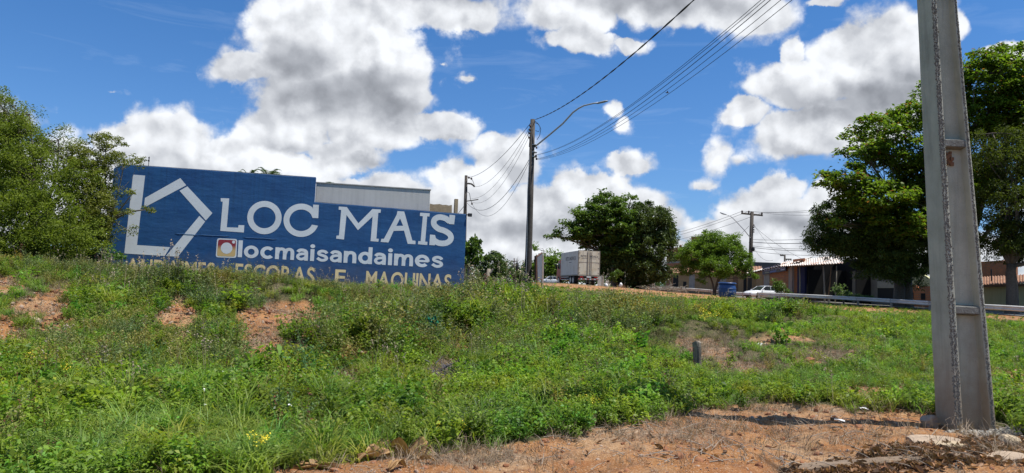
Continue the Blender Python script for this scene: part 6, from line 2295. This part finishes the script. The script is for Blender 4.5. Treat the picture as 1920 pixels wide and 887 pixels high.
# roadside bush in front of the shed and by the shop
tree('roadside_shrub', 'pale-stemmed leggy shrub behind the guard rail in front of the shed', on_ground(1585, 61), .8, .035,
     [(1578, 545, 61, 12, 9, .6, 1), (1590, 556, 61, 24, 7, .9, 1), (1568, 540, 61, 5, 7, .3, .3), (1620, 560, 60, 16, 6, .7, .7)], leaf_mat('pale_shrub_leaf', (.05, .10, .02), (.20, .27, .11), .4, .5), .16, 1900, 60, .3, .5, .6, cat='shrub', trunks=3, seed=51, m_bark=bark_pale)
tree('roadside_shrub', 'dark bushy shrub against the brick workshop next to the white car', on_ground(1460, 73), .8, .04,
     [(1460, 540, 73, 12, 12, .8, 1), (1454, 530, 73, 9, 7, .5, .5), (1470, 547, 73, 14, 6, .7, .5)], mid_leaf, .18, 1800, 60, .32, .5, .6, cat='shrub', trunks=3, seed=52)
tree('roadside_shrub', 'small bush under the big tree just right of the truck', on_ground(1150, 90), .7, .04,
     [(1150, 520, 90, 8, 10, .7, 1), (1160, 512, 90, 8, 8, .6, .6)], mid_leaf, .2, 1000, 40, .35, .5, .6, cat='shrub', trunks=2, seed=53)

# ------------------------------------------------------------------ near ground: post, rock, kerb, leaves, rubbish


def hit(px, py, lift=0.0):
    v = ray(px, py)
    tt = np.linspace(3.0, 60, 6000)
    gz_ = H(v[0] / v[1] * tt, tt)
    i = int(np.argmax(EYE + v[2] / v[1] * tt < gz_))
    return Vector((v[0] / v[1] * tt[i], tt[i], gz_[i] + lift))


g = hit(1308, 690)
sp_ = thing('wooden_stake', 'short weathered grey wooden post standing in the weeds beside the straw patch', 'post', g, .3)
h_ = P(1305, 641, g.y).z - g.z
stake_m = mat('weathered_wood', (0.33, 0.29, 0.23), .95, .9, 14, (0.12, 0.10, 0.08), .8, 40, spec=.08, streak=.8)
mb = MB()
rings = []
for z, r_ in ((-.3, .066), (0, .066), (h_ * .5, .069), (h_ * .96, .074), (h_, .071)):
    rings.append([((math.cos(a) * r_ * (1 + .12 * math.sin(3 * a + 1))) - .05 * z, math.sin(a) * r_, z + (.018 * math.sin(2 * a) if z == h_ else 0)) for a in [6.283 * i / 12 for i in range(12)]])
mb.loft(rings).build('stake', stake_m, sp_, bevel=.006)
for k in range(5):
    a = -1.9 + k * .35
    MB().box(-.004, .004, -.003, .004, .1, h_ * rnd.uniform(.6, .9), Matrix.Translation((math.cos(a) * .069 - .02, math.sin(a) * .069, 0))).build('crack', dark, sp_)


def rock(name, label, p, r, sq, m, seed, cat='rock', sub=3, rot_=0):
    rn = np.random.default_rng(seed)
    import bmesh
    bm = bmesh.new()
    bmesh.ops.create_icosphere(bm, subdivisions=sub, radius=1)
    co = np.array([v.co for v in bm.verts])
    planes = unit(rn.normal(size=(11, 3)))
    dist = rn.uniform(.62, .95, 11)
    for pl, di in zip(planes, dist):
        s = co @ pl
        co = np.where((s > di)[:, None], co - (s - di)[:, None] * pl, co)
    co = co * np.array(sq) * r + rn.normal(size=co.shape) * r * .012
    for v, q in zip(bm.verts, co):
        v.co = q
    me2 = bpy.data.meshes.new(name)
    bm.to_mesh(me2)
    bm.free()
    o_ = link(name, me2, m)
    o_.location = p
    o_.rotation_euler = (0, 0, rot_)
    return tag(o_, label, cat)


stone = mat('grey_brown_stone', (0.42, 0.32, 0.23), .95, .7, 9, (0.27, 0.21, 0.16), .6, 40, spec=.08)
g = hit(1743, 801)
rock('rock', 'fist-sized angular rock leaning against the left foot of the concrete pole', g + Vector((0, 0, .045)), .085, (1.1, .8, .95), stone, 3)
g = hit(1790, 838)
rock('rock', 'flat pale stone bedded in the earth in front of the concrete pole', g + Vector((0, 0, .0)), .15, (1.2, .8, .28), mat('pale_sandstone', (.46, .36, .24), .95, .6, 9), 4)
g = hit(1752, 828)
rock('rock', 'long low slab of dirty stone just left of the pole foot', g + Vector((0, 0, .0)), .19, (1.5, .8, .25), stone, 5)
g = hit(1890, 832)
rock('rock', 'light brown stone poking from the dead leaves right of the pole', g + Vector((0, 0, .02)), .09, (1.1, .8, .6), mat('pale_sandstone', (.4, .3, .2)), 6)
g = hit(1885, 862)
rock('rock', 'flat grey stone among the dead leaves in the bottom right corner', g + Vector((0, 0, .01)), .16, (1.4, .8, .3), stone, 7)
for k, (px, py, s, lb) in enumerate(((62, 606, .13, 'pale stone on the red bank at the left edge'), (700, 704, .10, 'greyish stone in the dry hollow below the red bank'), (760, 688, .16, 'half buried grey stone left of the ash heap'), (985, 730, .05, 'small pale stone in the weeds below the lamp pole'))):
    g = hit(px, py)
    rock('rock', lb, g + Vector((0, 0, s * .2)), s, (1.2, .8, .7), stone, 20 + k)
# crumbled cement round the pole foot
mb = MB()
for k in range(420):
    a, rr_ = rnd.uniform(-2.9, .5), abs(rnd.gauss(.12, .14))
    x, y = B0.x + .30 + math.cos(a) * (rr_ + .18), YB + .02 + math.sin(a) * (rr_ + .02)
    s = rnd.uniform(.006, .022)
    q = Vector((x, y, gz(x, y) + s * .3))
    mt = Matrix.Translation(q) @ Matrix.Rotation(rnd.uniform(0, 3), 4, Vector((rnd.random(), rnd.random(), rnd.random() + .1)).normalized())
    mb.box(-s, s, -s * .8, s * .8, -s * .55, s * .55, mt)
tag(mb.build('cement_rubble', mat('cement_crumb', (.34, .32, .28), .95, .6, 20)), 'grey crumbled cement round the foot of the concrete pole', kind='stuff')
# kerb along the bottom right
kp = [hit(x, y) for x, y in ((1490, 884), (1600, 876), (1720, 866), (1830, 860), (1960, 852))]
mb = MB()
rings = []
pl_ = []
for i in range(len(kp) - 1):
    pl_ += [kp[i].lerp(kp[i + 1], t) for t in (0, .25, .5, .75)]
pl_.append(kp[-1])
for i, p in enumerate(pl_):
    j = rnd.uniform(-.008, .008)
    rings.append([(p.x, p.y - .02 + j, p.z - .12), (p.x, p.y - .02 + j, p.z + .015 + j), (p.x, p.y - .005, p.z + .028 + j), (p.x, p.y + .09 + j * 2, p.z + .03), (p.x, p.y + .11, p.z + .015), (p.x, p.y + .11, p.z - .12)])
mb.loft(rings)
tag(mb.build('kerb', mat('kerb_concrete', (0.24, 0.17, 0.11), .95, .8, 6, (0.16, 0.12, 0.09), .6, 40), smooth=False), 'dirty concrete kerb edge under the dead leaves', kind='structure')

# big dried leaves lying at the bottom edge
ban = leaf_mat('dried_banana_leaf', (0.16, 0.085, 0.035), (0.48, 0.30, 0.13), .15, .55)


def dried(label, px, py, L0, W0_, arch_, roll, rz, seed, wob=.25):
    g_ = np.random.default_rng(seed)
    p = hit(px, py)
    n, m2 = 14, 8
    V = np.zeros((n + 1, m2 + 1, 3))
    ph = g_.random(4) * 6
    for i in range(n + 1):
        u = i / n
        w = W0_ * (math.sin(math.pi * (u * .9 + .06)) ** .6) * (1 + .16 * math.sin(13 * u + ph[0]) + .1 * math.sin(31 * u + ph[1]))
        for j in range(m2 + 1):
            v = j / m2 - .5
            th = v * roll * 2
            y = w * (math.sin(th) / max(roll, .2) * .5 if roll > .2 else v)
            z = w * (1 - math.cos(th)) * .45 + (.35 * W0_ * v * math.sin(5 * u + ph[3])) + arch_ * math.sin(math.pi * u) + W0_ * wob * .3 * math.sin(7 * u + ph[1] + 4 * v) + W0_ * .06 * math.sin(22 * v + ph[2])
            V[i, j] = (L0 * (u - .5), y, z + .01)
    Q = np.stack([V[:-1, :-1], V[1:, :-1], V[1:, 1:], V[:-1, 1:]], 2).reshape(-1, 4, 3)
    vv = .5 + .5 * np.sin(np.tile(np.arange(m2), n) * 1.9 + ph[3])
    t = thing('dried_leaf', label, 'dried leaf', p, rz)
    me2 = quad_mesh('leaf_blade', Q, ban, np.clip(vv * .6 + g_.random(len(Q)) * .35, 0, 1))
    link('leaf_blade', me2, None, t)
    MB().tube([tuple(V[i, m2 // 2] + np.array([0, 0, .006])) for i in range(0, n + 1, 2)], [.010, .010, .009, .008, .007, .006, .004, .003], 5).build('midrib', mat('leaf_rib', (.30, .17, .07), .7), t, smooth=True)


dried('pale curled dry leaf like a shallow trough, leftmost on the bottom edge', 590, 880, .34, .12, .01, 1.1, .25, 1, .3)
dried('brown arched dry leaf beside the pale trough-shaped one', 702, 862, .26, .13, .05, .7, .5, 2, .9)
dried('large crumpled brown dry leaf with folded edges, right one of the pair', 770, 858, .40, .18, .06, .8, -.3, 3, .9)
dried('twisted orange-brown dry leaf standing up between weeds', 722, 848, .30, .07, .06, 1.0, .9, 4, .9)
dried('small yellowish torn dry leaf on the bottom edge', 745, 880, .15, .07, .03, 1.0, .8, 5, .5)
dried('small rolled dry leaf lying on the red soil edge', 800, 870, .15, .06, .03, 1.5, -.2, 6)
dried('brown dry leaf half hidden at the left, beside the grass', 518, 868, .13, .08, .04, .9, .6, 7)
dried('orange dry leaf at the edge of grey-green weeds', 1230, 752, .30, .10, .05, .9, .1, 8)

# ash heap, green rag, litter
g = hit(845, 708)
mb = MB()
for k in range(260):
    p = Vector((g.x + rnd.gauss(0, .22), g.y + rnd.gauss(0, .28), 0))
    p.z = gz(p.x, p.y) + abs(rnd.gauss(0, .07))
    l_ = rnd.uniform(.04, .22)
    d = Vector((rnd.gauss(0, 1), rnd.gauss(0, 1), rnd.gauss(0, .5))).normalized() * l_
    mb.tube([p, p + d], [rnd.uniform(.004, .012), .003], 4)
tag(mb.build('burnt_debris', mat('ash', (0.055, 0.052, 0.06), .95, .9, 14, (0.16, 0.15, 0.16), .4, 30)), 'grey-black heap of burnt sticks and ash in the weeds', kind='stuff')
g = hit(808, 642)
rg = thing('green_rag', 'scrap of blue-green plastic netting tangled in the weeds above the ash heap', 'plastic scrap', g + Vector((0, 0, .34)))
mb = MB()
gx, gy_ = 7, 5
for i in range(gx + 1):
    for j in range(gy_ + 1):
        mb.v.append(((i / gx - .5) * .27 + rnd.uniform(-.02, .02), rnd.uniform(-.05, .05), (j / gy_ - .2) * .20 + .05 * math.sin(i * 1.7) + rnd.uniform(-.02, .02)))
for i in range(gx):
    for j in range(gy_):
        if rnd.random() < .8:
            k = i * (gy_ + 1) + j
            mb.f.append((k, k + gy_ + 1, k + gy_ + 2, k + 1))
sc_ = mb.build('scrap', mat('green_plastic', (0.015, 0.20, 0.12), .45, .4, 12), rg)
sc_.modifiers.new('thickness', 'SOLIDIFY').thickness = .004
for (px, py, s, lb) in ((1147, 796, .055, 'small white crumpled paper where the weeds meet the red soil'), (432, 720, .07, 'white scrap of paper in the grass at left'), (1148, 716, .05, 'whitish scrap in the bright weeds right of centre'),
                        (1427, 652, .12, 'long white scrap on the thin grass behind the wooden post'), (1574, 801, .05, 'small white bottle cap piece in the pole shadow'), (1620, 777, .05, 'pale scrap at the edge of the weeds left of the pole')):
    g = hit(px, py)
    t = thing('paper_scrap', lb, 'litter', g + Vector((0, 0, .05)), rnd.uniform(0, 3))
    mb = MB()
    for i in range(4):
        for j in range(4):
            mb.v.append(((i / 3 - .5) * s * 1.8, (j / 3 - .5) * s, rnd.uniform(0, s * .5)))
    for i in range(3):
        for j in range(3):
            k = i * 4 + j
            mb.f.append((k, k + 4, k + 5, k + 1))
    o_ = mb.build('scrap', chrome, t)
    o_.modifiers.new('thickness', 'SOLIDIFY').thickness = .003
# a few single twigs on the soil
mb = MB()
for k in range(170):
    px, py = rnd.uniform(900, 1900), rnd.uniform(780, 885)
    if py < np.interp(px, [p[0] for p in SOILEDGE], [p[1] for p in SOILEDGE]) - 6:
        continue
    p = hit(px, py, .01)
    a = rnd.uniform(0, 3.14)
    l_ = rnd.uniform(.05, .30)
    d = Vector((math.cos(a), math.sin(a), rnd.uniform(-.02, .25))) * l_
    mb.tube([p, p + d * .5 + Vector((rnd.uniform(-.02, .02), rnd.uniform(-.02, .02), .01)), p + d], [.004, .003, .0015], 4)
tag(mb.build('fallen_twigs', mat('twig_grey', (.30, .25, .20), .9, .6, 10)), 'thin grey twigs scattered on the red earth', kind='stuff')

# a bird far up
p = P(1251, 174, 60)
bd_ = thing('bird', 'tiny dark bird gliding in the blue sky right of the wires', 'bird', p)
mb = MB().tube([(-.16, 0, 0), (-.05, 0, .01), (.08, 0, .01), (.16, 0, 0)], [.01, .045, .04, .012], 8)
mb.add([(-.04, 0, .02), (.06, 0, .02), (.03, -.20, .10), (-.04, -.22, .10), (.0, -.42, .04)], [(0, 1, 2, 3), (3, 2, 4)])
mb.add([(-.04, 0, .02), (.06, 0, .02), (.03, .20, .10), (-.04, .22, .10), (.0, .42, .04)], [(3, 2, 1, 0), (4, 2, 3)])
mb.build('body', dark, bd_)

# far-off line of trees closing the view beyond the road
g_ = np.random.default_rng(77)
n_t = 26000
a = g_.uniform(-.75, .75, n_t)
d = g_.uniform(205, 240, n_t)
X = np.tan(a) * d
hgt = 3.0 + 5.5 * fbm(X * .035, X * 0, 88, 3)
u_ = g_.random(n_t) ** .7
C = np.stack([X + g_.normal(size=n_t), d, H(X, d) + u_ * hgt + (fbm(X * .3, d * .3, 4) - .5) * 2], -1)
me_ = quad_mesh('distant_trees', leaves(C, 1.15, .6, .6, .3, r=g_), leaf_mat('distant_leaf', (.035, .06, .02), (.09, .13, .04), .25, .7), g_.random(n_t))
tag(link('distant_trees', me_, None), 'far-off low wood along the horizon beyond the truck and the wall', kind='stuff')
